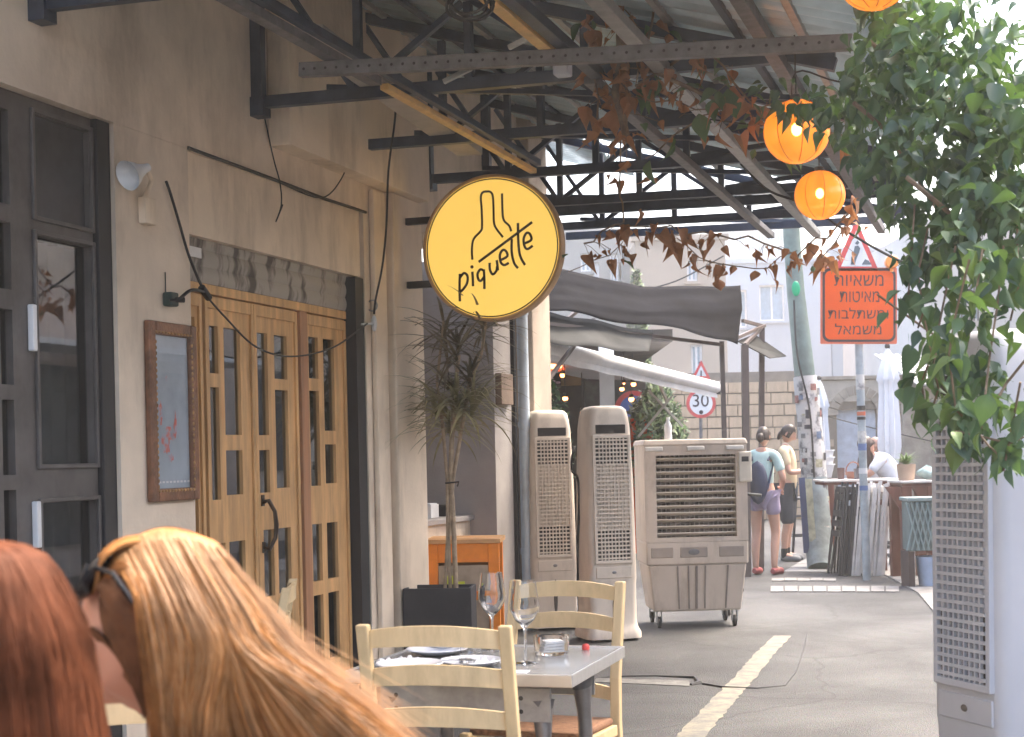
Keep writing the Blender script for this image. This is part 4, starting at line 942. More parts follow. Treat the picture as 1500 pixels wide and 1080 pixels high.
# hanging strands
strands=[([(1360,330),(1345,400),(1352,460),(1345,480)],4.9,24),([(1400,360),(1385,430),(1375,480),(1368,540),(1375,570),(1362,610)],4.6,40),([(1440,360),(1430,430),(1418,500),(1405,560),(1395,610)],4.5,46),
 ([(1470,360),(1462,440),(1450,520),(1442,590),(1430,640)],4.45,48),([(1340,300),(1335,380),(1330,440),(1345,455)],5.0,26),([(1420,380),(1400,460),(1390,520),(1400,600),(1425,625),(1450,655),(1470,672)],4.3,60),([(1495,560),(1480,640),(1470,690)],4.25,22),([(1500,640),(1480,650),(1440,640),(1400,632)],4.3,26),([(1490,330),(1492,420),(1480,470)],4.6,24),([(1355,470),(1365,520),(1350,560),(1358,620)],4.7,16)]
stem_groups=[]
for pts,Y,n in strands:
    q=[D(x,y,Y+rv.uniform(-.08,.08)) for x,y in pts]; mb=MB(); mb.tube([a-Vector((0,0,0)) for a in resample(q,.06)],.0035,5); mb.M=None
    V.org=VO; mb.part('stem',vstem,V)
    qq=resample(q,.01)
    for i in range(n):
        c=qq[rv.randrange(len(qq))]+Vector((rv.gauss(0,.035),rv.gauss(0,.04),rv.gauss(0,.02)))
        u=rv.random(); cent.append((c,1.1,leafG if u<.5 else (leafY if u<.72 else leafG2)))
# woody stems
for pts,Y,r in (([(1500,300),(1430,270),(1360,300),(1300,200),(1250,150)],5.45,.008),([(1500,210),(1420,160),(1340,120),(1270,60)],5.6,.008),([(1480,400),(1400,330),(1330,260)],5.0,.008),([(1400,500),(1350,470),(1290,430)],5.2,.004),([(1430,640),(1480,560),(1500,520)],4.4,.004)):
    mb=MB(); q=resample([D(x,y,Y+rv.uniform(-.1,.1)) for x,y in pts],.12); q=[a+Vector((rv.gauss(0,.008),rv.gauss(0,.01),rv.gauss(0,.008))) for a in q]; mb.tube(q,r,6); mb.part('branch',vstem,V)
cent.sort(key=lambda c:c[0].y)
lm=[]
for L in LV:
    d={}
    for m_ in (leafG,leafG2,leafY):
        me=L.mesh('leaf'); me.materials.append(m_); d[m_.name]=me
    lm.append(d)
rest={}
for i,(c,dr,m_) in enumerate(cent):
    M=leafmat(rv,c,dr); k=rv.randrange(4)
    if i<300:
        o=bpy.data.objects.new('leaf',lm[k][m_.name]); COL.objects.link(o); o.parent=V.e; o.matrix_local=Matrix.Translation(-VO)@M
    else:
        rest.setdefault(m_.name,MB()).add(LV[k].v,LV[k].f,True,M=M)
for nm,mb in rest.items(): mb.part('foliage',MC[nm],V,kind='stuff')
# dead creeper with brown leaves
DC=new_thing_local('withered_creeper','withered creeper with brown curled leaves trailing from the canopy beam to the green pole','creeper',D(1000,250,8)); DC.org=D(1000,250,8)
dl=[]
for pts,Y,r,n in (([(1240,205),(1170,185),(1090,150),(1000,130),(940,95),(900,40),(880,-10)],7.2,.010,40),([(905,-10),(912,60),(905,130),(915,200)],7.4,.020,46),([(960,-10),(945,60),(930,120),(990,90),(1030,70)],7.3,.007,34),([(860,20),(870,90),(880,150),(870,170)],7.3,.005,24),
  ([(1250,300),(1215,345),(1165,370),(1120,355),(1050,345),(980,335),(900,330),(850,360)],9.5,.006,62),([(1165,370),(1100,395),(1040,385),(990,350)],9.6,.004,26),([(1250,290),(1240,320),(1225,350),(1210,380)],9.3,.005,22),([(910,200),(905,260),(915,320)],8.8,.005,8),([(1020,60),(1080,120),(1130,180),(1160,210)],7.1,.005,22),([(920,340),(890,375),(835,400)],9.8,.003,8),([(1085,140),(1010,190),(940,235)],7.6,.004,8),([(905,130),(960,150),(1080,165),(1160,150)],7.2,.004,24)):
    q=resample([D(x,y,Y+rv.uniform(-.1,.1)) for x,y in pts],.08); q=[a+Vector((rv.gauss(0,.012),rv.gauss(0,.015),rv.gauss(0,.012))) for a in q]
    mb=MB(); mb.tube(q,r,6); mb.part('branch',vstem,DC)
    for i in range(n):
        a=q[rv.randrange(len(q))]; b=a+Vector((rv.gauss(0,.06),rv.gauss(0,.06),-abs(rv.gauss(0,.05)))); 
        if rv.random()<.5: mb=MB(); mb.tube([a,(a+b)/2+Vector((0,0,.01)),b],.0018,4); mb.part('twig',vstem,DC)
        dl.append(b)
LB=[leafmesh(.055,.024,1.1,.9,.03),leafmesh(.045,.02,.9,1.2,.04),leafmesh(.05,.026,1.4,.6,.04)]
lbm=[]
for L in LB: me=L.mesh('leaf'); me.materials.append(leafB); lbm.append(me)
greenm=lm[0]['vine_leaf']
for i,c in enumerate(dl[:300]):
    M=leafmat(rv,c,1.3)@Matrix.Scale(1.45,4); g_=rv.random()<(.35 if c.y<7.9 and c.x>.6 else .03)
    o=bpy.data.objects.new('leaf',greenm if g_ else lbm[rv.randrange(3)]); COL.objects.link(o); o.parent=DC.e; o.matrix_local=Matrix.Translation(-DC.org)@M
# pot-like white lamp hanging in creeper
mb=MB(); c=D(882,100,7.5); mb.lathe([(0,.06),(.03,.06),(.035,-.05),(.03,-.055),(0,-.055)],c,16); mb.tube([c+Vector((0,0,.06)),c+Vector((0,0,.3))],.005,6); mb.solo('hanging_lamp','small white cylinder lamp hanging among the brown creeper stems','lamp',white)
mb=MB(); a=D(912,150,7.45); mb.tube([a+Vector((0,0,.35)),a,a-Vector((0,0,.12))],[.026,.026,.022],10); mb.solo('thick_stem','thick grey-tan creeper trunk hanging from the top of the photo among brown leaves','stem',vstem)
# ================================================================ poles and road signs
gp=mat('pole_green',(.12,.165,.15),.5,nscale=6,var=.2); 
base=G(1203,834)
UP=Thing('utility_pole','leaning green-grey utility pole covered with stickers','pole',base,ID); UP.org=base
top=D(1158,330,18.2); pts=[base,D(1197,760,18.0),D(1188,640,18.05),D(1178,540,18.1),D(1166,430,18.15),D(1160,350,18.2),D(1158,300,18.25)]
mb=MB(); mb.tube(pts,[.15,.145,.13,.12,.105,.10,.10],18); mb.part('shaft',gp,UP)
def band(z0,z1,r,m,nm):
    # along the leaning pole between pixel rows
    def at(y):
        for (a,ya),(b,yb) in zip(py,py[1:]):
            if ya>=y>=yb: return a.lerp(b,(ya-y)/(ya-yb))
        return py[-1][0]
    mb=MB(); mb.tube([at(z0),at((z0+z1)/2),at(z1)],r,18,cap=False); mb.part(nm,m,UP)
py=list(zip(pts,[834,760,640,540,430,350,300]))
stick=mat('worn_stickers',(.50,.49,.47),.7,nscale=7,col2=(.12,.12,.13),thr=(.38,.5),detail=6)
band(700,552,[.150,.144,.136],stick,'sticker_wrap'); band(834,700,[.157,.155,.151],mat('pole_grey_base',(.25,.29,.29),.7,nscale=5,var=.3),'base_wrap')
band(762,757,[.162]*3,galv,'strap')
ang0=Vector((0,-1,0))
rs=random.Random(8)
for i in range(60):
    y=rs.uniform(560,790); c=None
    for (a,ya),(b,yb) in zip(py,py[1:]):
        if ya>=y>=yb: c=a.lerp(b,(ya-y)/(ya-yb))
    a=rs.uniform(-1.2,1.2); rr_=.158; w=rs.uniform(.02,.045); h=rs.uniform(.02,.055)
    mb=MB(); vs=[]
    for k in range(4): 
        aa=a+(k/3-.5)*w/rr_*2; vs.append(c+Vector((rr_*math.sin(aa),-rr_*math.cos(aa),-h))); vs.append(c+Vector((rr_*math.sin(aa),-rr_*math.cos(aa),h)))
    mb.add(vs,[(0,2,3,1),(2,4,5,3),(4,6,7,5)])
    cc=rs.choice([(.6,.6,.58),(.05,.05,.06),(.30,.14,.12),(.14,.19,.28),(.40,.38,.26),(.65,.63,.61),(.2,.2,.2),(.34,.34,.33),(.08,.08,.09)])
    mb.part('sticker',mat('sticker_%d'%int(cc[0]*100),cc,.6,nscale=30,var=.3),UP)
c=D(1184,740,17.7); mb=MB(); mb.box(-.09,-.02,-.01,.0,-.55,.32,M=Matrix.Translation(c)@Matrix.Rotation(R(-2.5),4,'Y')); mb.part('poster',mat('poster_blue',(.04,.06,.14),.5),UP)
mb=MB(); mb.box(-.015,.06,-.012,-.002,-.42,.30,M=Matrix.Translation(c)@Matrix.Rotation(R(-2.5),4,'Y')); mb.part('poster',mat('poster_cream',(.5,.5,.36),.6,nscale=8,var=.3),UP)
c=D(1166,423,18.04); mb=MB(); mb.ell(c,(.05,.02,.09),12,8); mb.part('reflector',mat('green_reflector',(.0,.28,.13),.3,emit=(0,.6,.3),est=.02),UP)  # faint green emission stands in for light the reflector returns
cable([D(1163,440,17.95),D(1168,520,17.93),D(1186,600,17.9),D(1193,700,17.85)],.012,'green-grey cable running down the face of the leaning utility pole')
# sign post
b=G(1270,850); SPo=Thing('road_sign_post','grey steel post carrying the orange Hebrew detour sign and a roadworks triangle','road sign',b,ID); SPo.org=b
Ys=b.y
mb=MB(); mb.tube([b,D(1258,500,Ys)+Vector((0,0,0)),D(1254,330,Ys)],.042,14); mb.part('post',mat('post_galv',(.33,.37,.40),.45,.4,nscale=10,var=.15),SPo)
for (y,m_,h) in ((560,stick,.16),(598,black,.05),(606,mat('red_band',(.5,.12,.06),.5),.04),(613,black,.03),(640,stick,.12),(655,mat('sticker_blue',(.1,.15,.3),.6),.07),(690,mat('sticker_10',(.6,.6,.6),.6),.06),(715,mat('sticker_blue',(.1,.15,.3),.6),.05)):
    x=1258+(y-500)*.034; c=D(x,y,Ys); mb=MB(); mb.tube([c-Vector((.0,0,h/2)),c+Vector((0,0,h/2))],.0445,14,cap=False); mb.part('sticker',m_,SPo)
Yf=Ys-.06
def plate_prism(mb,pts,y0,y1):
    P0=[D(x,y,Yf) for x,y in pts]; n=len(P0)
    vs=[(p.x,Yf+y0,p.z) for p in P0]+[(p.x,Yf+y1,p.z) for p in P0]
    mb.add(vs,[tuple(range(n)),tuple(range(2*n-1,n-1,-1))]+[(i,n+i,n+(i+1)%n,(i+1)%n) for i in range(n)])
def rrect(x0,y0,x1,y1,r,n=5):
    out=[]
    for cx_,cy_,a0 in ((x1-r,y0+r,-90),(x1-r,y1-r,0),(x0+r,y1-r,90),(x0+r,y0+r,180)):
        for k in range(n+1): a=R(a0+90*k/n); out.append((cx_+r*math.cos(a),cy_+r*math.sin(a)))
    return out[::-1]
osign=mat('sign_orange',(.70,.085,.008),.6,spec=.2,nscale=3,var=.05); oplate=mat('sign_salmon',(.62,.13,.06),.5)
mb=MB(); plate_prism(mb,rrect(1202,392,1314,504,2),0,.012); mb.part('backplate',oplate,SPo)
mb=MB(); plate_prism(mb,rrect(1205,393,1312,501,10),-.004,-.0005); mb.part('border',mat('sign_dark',(.035,.02,.025),.5),SPo)
mb=MB(); plate_prism(mb,rrect(1208.5,397,1308.5,497.5,8),-.007,-.0045); mb.part('panel',osign,SPo)
hl=[("משאיות",411),("מאיטות",435),("ומשתלבות",459),("משמאל",482)]
for i,(t,y) in enumerate(hl):
    vs,fs=textmesh(t[::-1],1,.0)
    xs=[v.x for v in vs]; ys=[v.y for v in vs]
    if not xs: continue
    wpx=[72,58,88,68][i]; hpx=16
    mb=MB(); cx_=(max(xs)+min(xs))/2; cy_=(max(ys)+min(ys))/2; sx=wpx/(max(xs)-min(xs)); sy=hpx/(max(ys)-min(ys))
    X0=1258+[0,1,-1,-1][i]
    vv=[]
    for v in vs: p=D(X0+(v.x-cx_)*sx, y-(v.y-cy_)*sy, Yf); vv.append((p.x,Yf-.0085,p.z))
    mb.add(vv,fs); mb.part('lettering',mat('sign_letter',(.05,.018,.015),.5),SPo)
# roadworks triangle
def tri(s,cx_=1254.5,cy_=373): 
    pts=[]
    for k,a in enumerate((-90,30,150)):
        px,py_=cx_+s*1.0*math.cos(R(a))*1.0,cy_+s*math.sin(R(a))*1.35
        pts.append((px,py_))
    return pts[::-1]
mb=MB(); plate_prism(mb,tri(39),-.004,.008); mb.part('triangle_border',mat('sign_red',(.62,.07,.07),.5,nscale=8,var=.15),SPo)
mb=MB(); plate_prism(mb,tri(26),-.008,-.0045); mb.part('triangle_panel',mat('sign_white',(.62,.64,.66),.5),SPo)
mb=MB(); plate_prism(mb,[(1248,388),(1252,388),(1255,378),(1258,371),(1260,364),(1257,360),(1252,361),(1250,370),(1247,378)][::-1],-.0105,-.0085); plate_prism(mb,[(1252,357),(1256,359),(1259,356),(1256,352)],-.0105,-.0085); plate_prism(mb,[(1262,388),(1277,388),(1272,382),(1267,380)][::-1],-.0105,-.0085); plate_prism(mb,[(1246,388),(1249,388),(1250,376),(1247,376)],-.0105,-.0085); mb.part('digging_figure',mat('sign_grey',(.10,.13,.16),.5),SPo)
for x in (1205,1306):
    c=D(x,384,Yf-.02); mb=MB(); mb.lathe([(0,.04),(.06,.04),(.07,.03),(.07,-.03),(.06,-.04),(0,-.04)],n=20,M=Matrix.Translation(c)@Matrix.Rotation(R(90),4,'X')); mb.tube([c-Vector((0,-.0,.1)),c],.02,8); mb.part('warning_lamp',mat('lamp_orange',(.85,.28,.05),.3),SPo)
# 30 sign with triangle, behind the white awning
b=G(1027,800); bb=Vector((D(1027,700,26).x,26,0))
S3=Thing('speed_limit_sign','round 30 speed limit sign under a small red triangle on a thin pole','road sign',bb,ID); S3.org=bb; Yf=26.
mb=MB(); mb.tube([bb+Vector((0,.05,0)),D(1026,530,26.05)],.03,10); mb.part('post',galvd,S3)
def disc(px,py_,r,y0,y1,nm,m,T):
    c=D(px,py_,26); mb=MB(); mb.lathe([(0,-y0),(r,-y0),(r,-y1),(0,-y1)],n=32,M=Matrix.Translation(c)@Matrix.Rotation(R(90),4,'X')); mb.part(nm,m,T)
disc(1027,591,.25,-.004,.01,'red_ring',MC['sign_red'],S3); disc(1027,591,.195,-.01,-.005,'white_disc',white,S3)
vs,fs=textmesh('30',.30,0.0); c=D(1026,588,26); mb=MB(); mb.add([(c.x+v.x,26-.014,c.z+v.y) for v in vs],fs); mb.part('numeral',MC['sign_dark'],S3)
disc(1027,604,.035,-.016,-.0105,'dot_mark',MC['sign_dark'],S3)
def tri2(s): return [(1027+s*math.cos(R(a)),546+s*math.sin(R(a))*1.15) for a in (150,30,-90)]
mb=MB(); plate_prism(mb,tri2(16),-.004,.006); mb.part('triangle_border',MC['sign_red'],S3)
mb=MB(); plate_prism(mb,tri2(9),-.008,-.0045); mb.part('triangle_panel',MC['sign_white'],S3)
mb=MB(); plate_prism(mb,[(1026,551),(1028,551),(1028,543),(1026,543)],-.011,-.0085); mb.part('mark',MC['sign_dark'],S3)
# no-entry style round sign and orange barrier by the restaurant
S4=new_thing_local('round_road_sign','blue round sign with red ring partly hidden behind the tower cooler','road sign',D(928,600,22)); 
for r,y,m_,nm in ((.27,.0,MC['sign_red'],'red_ring'),(.20,-.006,mat('sign_blue',(.05,.12,.42),.5),'blue_disc')):
    mb=MB(); mb.lathe([(0,.004),(r,.004),(r,-.001),(0,-.001)],n=28,M=Matrix.Translation((0,y,0))@Matrix.Rotation(R(90),4,'X')); mb.part(nm,m_,S4)
mb=MB(); mb.tube([(0,.03,.2),(0,.03,D(928,600,22).z*-1)],.03,8); mb.part('post',galvd,S4)
c=D(940,640,21); mb=MB(); mb.box(-.15,.15,-.02,.02,-.30,.25,M=Matrix.Translation(c)); mb.box(-.13,-.10,-.015,.015,-c.z,-.30,M=Matrix.Translation(c)); mb.box(.10,.13,-.015,.015,-c.z,-.30,M=Matrix.Translation(c)); mb.solo('orange_board','plain orange board standing behind the tower coolers','board',osign,bevel=.01)
# ================================================================ far buildings
cream_b=mat('cream_render',(.44,.36,.29),.9,nscale=.6,var=.08,bump=.1); greyc=mat('pale_grey_render',(.33,.325,.31),.9,nscale=.6,var=.08)
whit_b=mat('white_render',(.42,.47,.54),.9,nscale=.5,var=.06); blueshut=mat('blue_shutter',(.30,.42,.55),.6); stone=mat('limestone',(.40,.32,.24),.9,nscale=3,var=.2,bump=.5,bscale=15)
stone2=mat('limestone_grey',(.32,.28,.235),.9,nscale=3,var=.2,bump=.5,bscale=15); mortar=mat('mortar',(.22,.19,.16),.95)
def bld(name,label,x0,x1,ytop,Y,depth,m,wins,zmin=0,cat='building',roof=None):
    a=D(x0,ytop,Y); b=D(x1,ytop,Y); zt=(a.z+b.z)/2
    T=Thing(name,label,cat,((a.x+b.x)/2,Y,0))
    holes=[]
    for (wx0,wy0,wx1,wy1) in wins: 
        p=D(wx0,wy0,Y);q=D(wx1,wy1,Y); holes.append((p.x,q.x,q.z,p.z))
    m2=MB(); cells(m2,a.x,b.x,0,zt,holes,Y,Y+.25)
    mb=MB(); mb.add([(v.y,v.x,v.z) for v in m2.v],[tuple(reversed(f)) for f in m2.f])
    mb.box(a.x,b.x,Y+depth-.2,Y+depth,0,zt); mb.box(a.x,a.x+.2,Y+.251,Y+depth-.2,0,zt); mb.box(b.x-.2,b.x,Y+.251,Y+depth-.2,0,zt); mb.box(a.x+.2,b.x-.2,Y+.251,Y+depth-.2,zt-.2,zt-.001)
    mb.part('wall',m,T)
    mb=MB(); mb.box(a.x-.1,b.x+.1,Y-.08,Y+.3,zt,zt+.15); mb.part('parapet',m,T)
    for h in holes:
        mb=MB(); w=.06
        for bx in ((h[0],h[0]+w,h[2],h[3]),(h[1]-w,h[1],h[2],h[3]),(h[0]+w,h[1]-w,h[3]-w,h[3]),(h[0]+w,h[1]-w,h[2],h[2]+w),((h[0]+h[1])/2-w/2,(h[0]+h[1])/2+w/2,h[2]+w,h[3]-w)):
            if bx[1]>bx[0]: mb.box(bx[0],bx[1],Y+.08,Y+.13,bx[2],bx[3])
        f=mb.part('window',white,T); mb=MB(); mb.box(h[0],h[1],Y+.14,Y+.15,h[2],h[3]); mb.part('pane',mat('far_pane',(.35,.45,.55),.15,spec=.8),T,parent=f)
        mb=MB(); mb.box(h[0]-.08,h[1]+.08,Y-.06,Y+.1,h[2]-.08,h[2]-.001); mb.part('sill',m,T,parent=f)
    return T,zt
T,_=bld('apartment_house','cream rendered house with narrow blue windows behind the dark tarp awning',930,1062,352,42,9,cream_b,[(1006,383,1022,412),(1012,505,1030,572)])
c=D(1000,572,41.8); mb=MB(); mb.box(c.x-.3,c.x+.3,41.6,41.99,c.z-.28,c.z+.3); mb.part('air_conditioner',white,T,bevel=.03); 
mb=MB(); mb.lathe([(0,0),(.2,0),(.2,.01)],n=16,M=Matrix.Translation((c.x-.05,41.6,c.z))@Matrix.Rotation(R(90),4,'X')); mb.part('fan_grille',galvd,T)
bld('apartment_house','pale grey building with blue windows just right of the round yellow sign',760,929,344,44,10,greyc,[(893,372,906,420),(906,385,912,412),(868,385,878,410),(890,545,905,572),(930-80,372,866,398)])
bld('white_building','white blue-shaded modern building with large windows behind the leaning pole',1063,1215,385,52,9,whit_b,[(1112,418,1150,470),(1075,425,1095,480),(1158,430,1180,470)])
bld('white_building','white low block behind the orange sign with stepped roof',1216,1345,368,54,9,whit_b,[(1240,520,1262,545)])
bld('office_block','tall pale tiled tower block in the distance above the leaning pole',1075,1160,318,95,20,mat('pale_tile',(.62,.62,.60),.8,nscale=.8,var=.1),[(1082+i*14,328+j*16,1092+i*14,338+j*16) for i in range(5) for j in range(3)])
T,_=bld('white_house','white house with a window grille half hidden behind the hanging vine at the right',1345,1560,330,34,8,mat('warm_white_render',(.62,.60,.58),.9,nscale=.8,var=.08),[(1402,405,1438,470),(1465,500,1495,560)])
# dark grille over the window
for i in range(7):
    p=D(1403+i*6,405,33.9);q=D(1403+i*6,470,33.9); mb=MB(); mb.bar(p,q,.03,.03); mb.part('grille_bar',galvd,T)
# stone wall built of blocks
SW=Thing('stone_building','old low limestone building of coursed blocks with an arched blue door','building',(7,32,0)); Yw=32.
arch=D(1257,700,Yw); ax=arch.x; az=D(1257,600,Yw).z; ar=.42
def blocks(x0,x1,ztop_fn,z0,bw,bh,m_,seed):
    rb=random.Random(seed); z=z0; row=0; meshes=[]
    for k in range(6):
        mb=MB(); w=bw*rb.uniform(.8,1.15); mb.box(0,w-.025,-.03-.03*rb.random(),.0,0,bh-.025); me=mb.mesh('block'); me.materials.append(m_ if k%2 else stone2); meshes.append((me,w))
    cnt=0
    while z<ztop_fn(0)-.01:
        x=x0-(row%2)*bw*.5
        while x<x1-.1:
            me,w=meshes[rb.randrange(6)]
            if x>=x0 and x+w<=x1 and not (abs(x+w/2-ax)<ar+.25 and z<az+.25):
                o=bpy.data.objects.new('block',me); COL.objects.link(o); o.parent=SW.e; o.location=(x-SW.org.x,Yw-SW.org.y-.001,z); cnt+=1
            x+=w
        z+=bh; row+=1
    return cnt
xa=D(1185,600,Yw).x; xb=D(1345,600,Yw).x; zt=D(1250,556,Yw).z
mb=MB(); m2=MB(); cells(m2,xa,xb+1.5,0,zt,[(ax-ar,ax+ar,0.01,az)],Yw,Yw+.4); mb.add([(v.y,v.x,v.z) for v in m2.v],[tuple(reversed(f)) for f in m2.f]); mb.box(xa,xb+1.5,Yw+5,Yw+5.3,0,zt); mb.part('wall',mortar,SW)
n1=blocks(xa,xb+.2,lambda x:D(1250,590,Yw).z,.05,.46,.17,stone,4)
mb=MB(); mb.box(xa-.05,xb+.3,Yw-.08,Yw-.002,D(1250,588,Yw).z,zt-.02); mb.part('render_band',mat('worn_render',(.42,.38,.33),.9,nscale=2,var=.2,bump=.4),SW)
mb=MB(); mb.box(xa-.1,xb+.4,Yw-.14,Yw+.45,zt,zt+.07); mb.part('coping',stone2,SW)
# arch ring of voussoirs + recessed door
for k in range(11):
    a0=math.pi*k/11+.02; a1=math.pi*(k+1)/11-.02; r0,r1=ar,ar+.2
    poly=[(r0*math.cos(a0),r0*math.sin(a0)),(r1*math.cos(a0),r1*math.sin(a0)),(r1*math.cos(a1),r1*math.sin(a1)),(r0*math.cos(a1),r0*math.sin(a1))]
    mb=MB(); mb.add([(ax+x,y,az-.12+z) for y in (Yw-.1,Yw+.0) for x,z in poly],[(0,1,2,3),(7,6,5,4),(0,4,5,1),(1,5,6,2),(2,6,7,3),(3,7,4,0)]); mb.part('arch_stone',stone2,SW)
poly=[(ax-ar,.0),(ax+ar,.0)]+[(ax+ar*math.cos(math.pi*k/12),az-.12+ar*math.sin(math.pi*k/12)) for k in range(13)]
mb=MB(); n=len(poly); mb.add([(x,Yw+.15,z) for x,z in poly],[tuple(range(n))]); mb.part('door',mat('pale_blue_door',(.50,.56,.66),.5),SW,solid=.03)
# stone side wall (left, warm) with scaffold-like railings
SL=Thing('rough_stone_wall','warm rough stone wall with streaked render behind the two standing people','wall',(5,30,0)); 
xa=D(1058,600,30).x; xb=D(1180,600,30).x; zt=D(1100,545,30).z
mb=MB(); mb.box(xa-1.2,xb,30,30.4,0,zt); mb.part('core',mortar,SL)
rb=random.Random(2); bm_=[]
for k in range(5):
    mb=MB(); w=.42*rb.uniform(.7,1.2); mb.box(0,w-.02,-.05-.04*rb.random(),0,0,.20); me=mb.mesh('block'); me.materials.append(mat('warm_stone',(.50,.37,.255),.9,nscale=3,var=.22,bump=.5,bscale=15,stretch=(1,1,.3))); bm_.append((me,w))
z=.02;row=0
while z<zt-.2:
    x=xa-1.2
    while x<xb-.3:
        me,w=bm_[rb.randrange(5)]; o=bpy.data.objects.new('block',me); COL.objects.link(o); o.parent=SL.e; o.location=(x-SL.org.x,-.001,z); x+=w
    z+=.225; row+=1
# corrugated roof at the right of the sign
CRf=Thing('lean_to_roof','small ribbed metal lean-to roof above the tall closed umbrella','roof',(8,31,3))
a=D(1308,520,31.5); b=D(1348,520,31.5); 
for i in range(9):
    x=a.x+i*.11; mb=MB(); mb.bar((x,33,a.z+.10),(x+.35,30.8,a.z-.75+.1),.075,.03); mb.part('roof_rib',mat('rib_pale',(.55,.53,.52),.5),CRf)
mb=MB(); q=[(a.x,33.0,a.z+.06),(a.x+1.4,33.0,a.z+.06),(a.x+1.75,30.8,a.z-.69),(a.x+.35,30.8,a.z-.69)]; mb.add(q,[(0,1,2,3)]); mb.part('roof_sheet',galvd,CRf,solid=.01)
mb=MB(); mb.box(a.x+.1,a.x+3,31.1,31.3,0,a.z-.72); mb.part('wall',stone2,CRf)
# hill of far green: cypress and bush
def tree(name,label,c,h,r,m_,n,ls,seed,trunk=.12,shape='cone',cat='tree'):
    T=Thing(name,label,cat,c,ID); rt=random.Random(seed); mb=MB(); mb.tube([c,c+Vector((.05,0,h*.5)),c+Vector((0,0,h*.85))],[trunk,trunk*.7,trunk*.2],8); mb.part('trunk',vstem,T)
    mb=MB(); mb2=MB()
    for i in range(n):
        u=rt.random(); a=rt.uniform(0,2*math.pi)
        if shape=='cone': zz=h*(.12+.88*u); rr_=r*(1-u)**.6*math.sqrt(rt.uniform(.3,1))*(1+.15*math.sin(a*3+u*9))
        else:
            v=Vector((rt.gauss(0,1),rt.gauss(0,1),rt.gauss(0,1))).normalized()*rt.uniform(.5,1)**.5; zz=h*.6+v.z*h*.4; rr_=r*math.hypot(v.x,v.y)*(1+.2*math.sin(5*a)); 
        p=c+Vector((rr_*math.cos(a),rr_*math.sin(a),zz)); s_=ls*rt.uniform(.6,1.3)
        d1=Vector((rt.gauss(0,1),rt.gauss(0,1),rt.gauss(0,1))).normalized(); d2=d1.orthogonal().normalized()
        (mb if rt.random()<.6 else mb2).add([p-d1*s_,p-d2*s_*.4,p+d1*s_,p+d2*s_*.4],[(0,1,2,3)])
    mb.part('crown',m_,T,kind='stuff'); mb2.part('crown',mat(m_.name+'_pale',[min(1,x*2.0) for x in m_.diffuse_color[:3]] if 0 else (.10,.17,.05),.6),T,kind='stuff'); return T  # leaves picked at random get a paler green
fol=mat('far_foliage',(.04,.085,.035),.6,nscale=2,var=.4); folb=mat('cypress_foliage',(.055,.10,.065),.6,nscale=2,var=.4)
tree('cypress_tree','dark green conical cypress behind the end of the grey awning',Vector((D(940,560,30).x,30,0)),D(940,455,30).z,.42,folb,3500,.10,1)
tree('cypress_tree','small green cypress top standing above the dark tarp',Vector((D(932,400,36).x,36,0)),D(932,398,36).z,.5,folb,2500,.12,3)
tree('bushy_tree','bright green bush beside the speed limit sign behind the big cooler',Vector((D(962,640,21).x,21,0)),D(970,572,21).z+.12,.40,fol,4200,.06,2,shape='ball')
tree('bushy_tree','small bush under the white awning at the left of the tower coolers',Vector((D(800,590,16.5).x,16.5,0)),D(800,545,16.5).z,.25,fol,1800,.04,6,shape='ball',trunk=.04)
# ================================================================ neighbouring restaurant with white awning
NR=Thing('corner_restaurant','dim restaurant front with many glowing lamps under a white awning','building',(1,20,0))
x0=D(770,560,20).x; x1=D(975,560,20).x
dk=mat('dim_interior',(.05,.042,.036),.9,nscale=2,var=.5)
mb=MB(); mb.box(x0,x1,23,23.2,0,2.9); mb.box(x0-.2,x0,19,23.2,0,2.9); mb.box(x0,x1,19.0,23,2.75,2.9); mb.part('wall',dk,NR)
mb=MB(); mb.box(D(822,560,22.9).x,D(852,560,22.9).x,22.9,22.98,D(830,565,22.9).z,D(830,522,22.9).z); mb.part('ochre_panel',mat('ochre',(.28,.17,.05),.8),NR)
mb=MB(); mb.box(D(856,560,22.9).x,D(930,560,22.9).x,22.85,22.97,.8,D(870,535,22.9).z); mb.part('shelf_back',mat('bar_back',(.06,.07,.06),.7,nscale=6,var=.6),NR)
mb=MB(); a=D(888,520,18.5); mb.box(a.x-.085,a.x+.085,18.4,18.57,0,D(888,512,18.5).z+.1); mb.solo('white_post','square white post rising behind the tower coolers','post',white)
gl=0
for (x,y,r,Y,lab) in ((814,536,.05,19.5,'elongated glowing lamp at top left under the white awning'),(824,550,.032,19.5,'small glowing lamp just below the elongated lamp'),(828,584,.034,19.0,'glowing lamp right above the left tower cooler'),(853,605,.030,19.0,'glowing lamp in the gap between the two beige tower coolers'),(911,570,.032,20.5,'flat glowing lamp right of the white post'),(928,563,.034,20.5,'glowing lamp farthest right under the white awning'),(925,585,.036,20.5,'glowing lamp just over the right beige tower cooler'),(914,562,.014,20.5,'tiny glowing bulb beside the white post')):
    T=new_thing_local('pendant_lamp',lab,'lamp',D(x,y,Y),0,'glowing pendant lamps in the corner restaurant')
    mb=MB(); mb.ell((0,0,0),(r*(1.7 if r==.05 else 1),r,r*.9),14,10); mb.part('bulb',mat('warm_lamp',(1,.5,.2),emit=(1,.33,.10),est=1.8),T)
    mb=MB(); mb.tube([(0,0,r),(0,0,.5)],.005,5); mb.lathe([(.012,r+.04),(.03,r+.02),(r*.9,r*.55)],n=12); mb.part('cord',rubber,T)
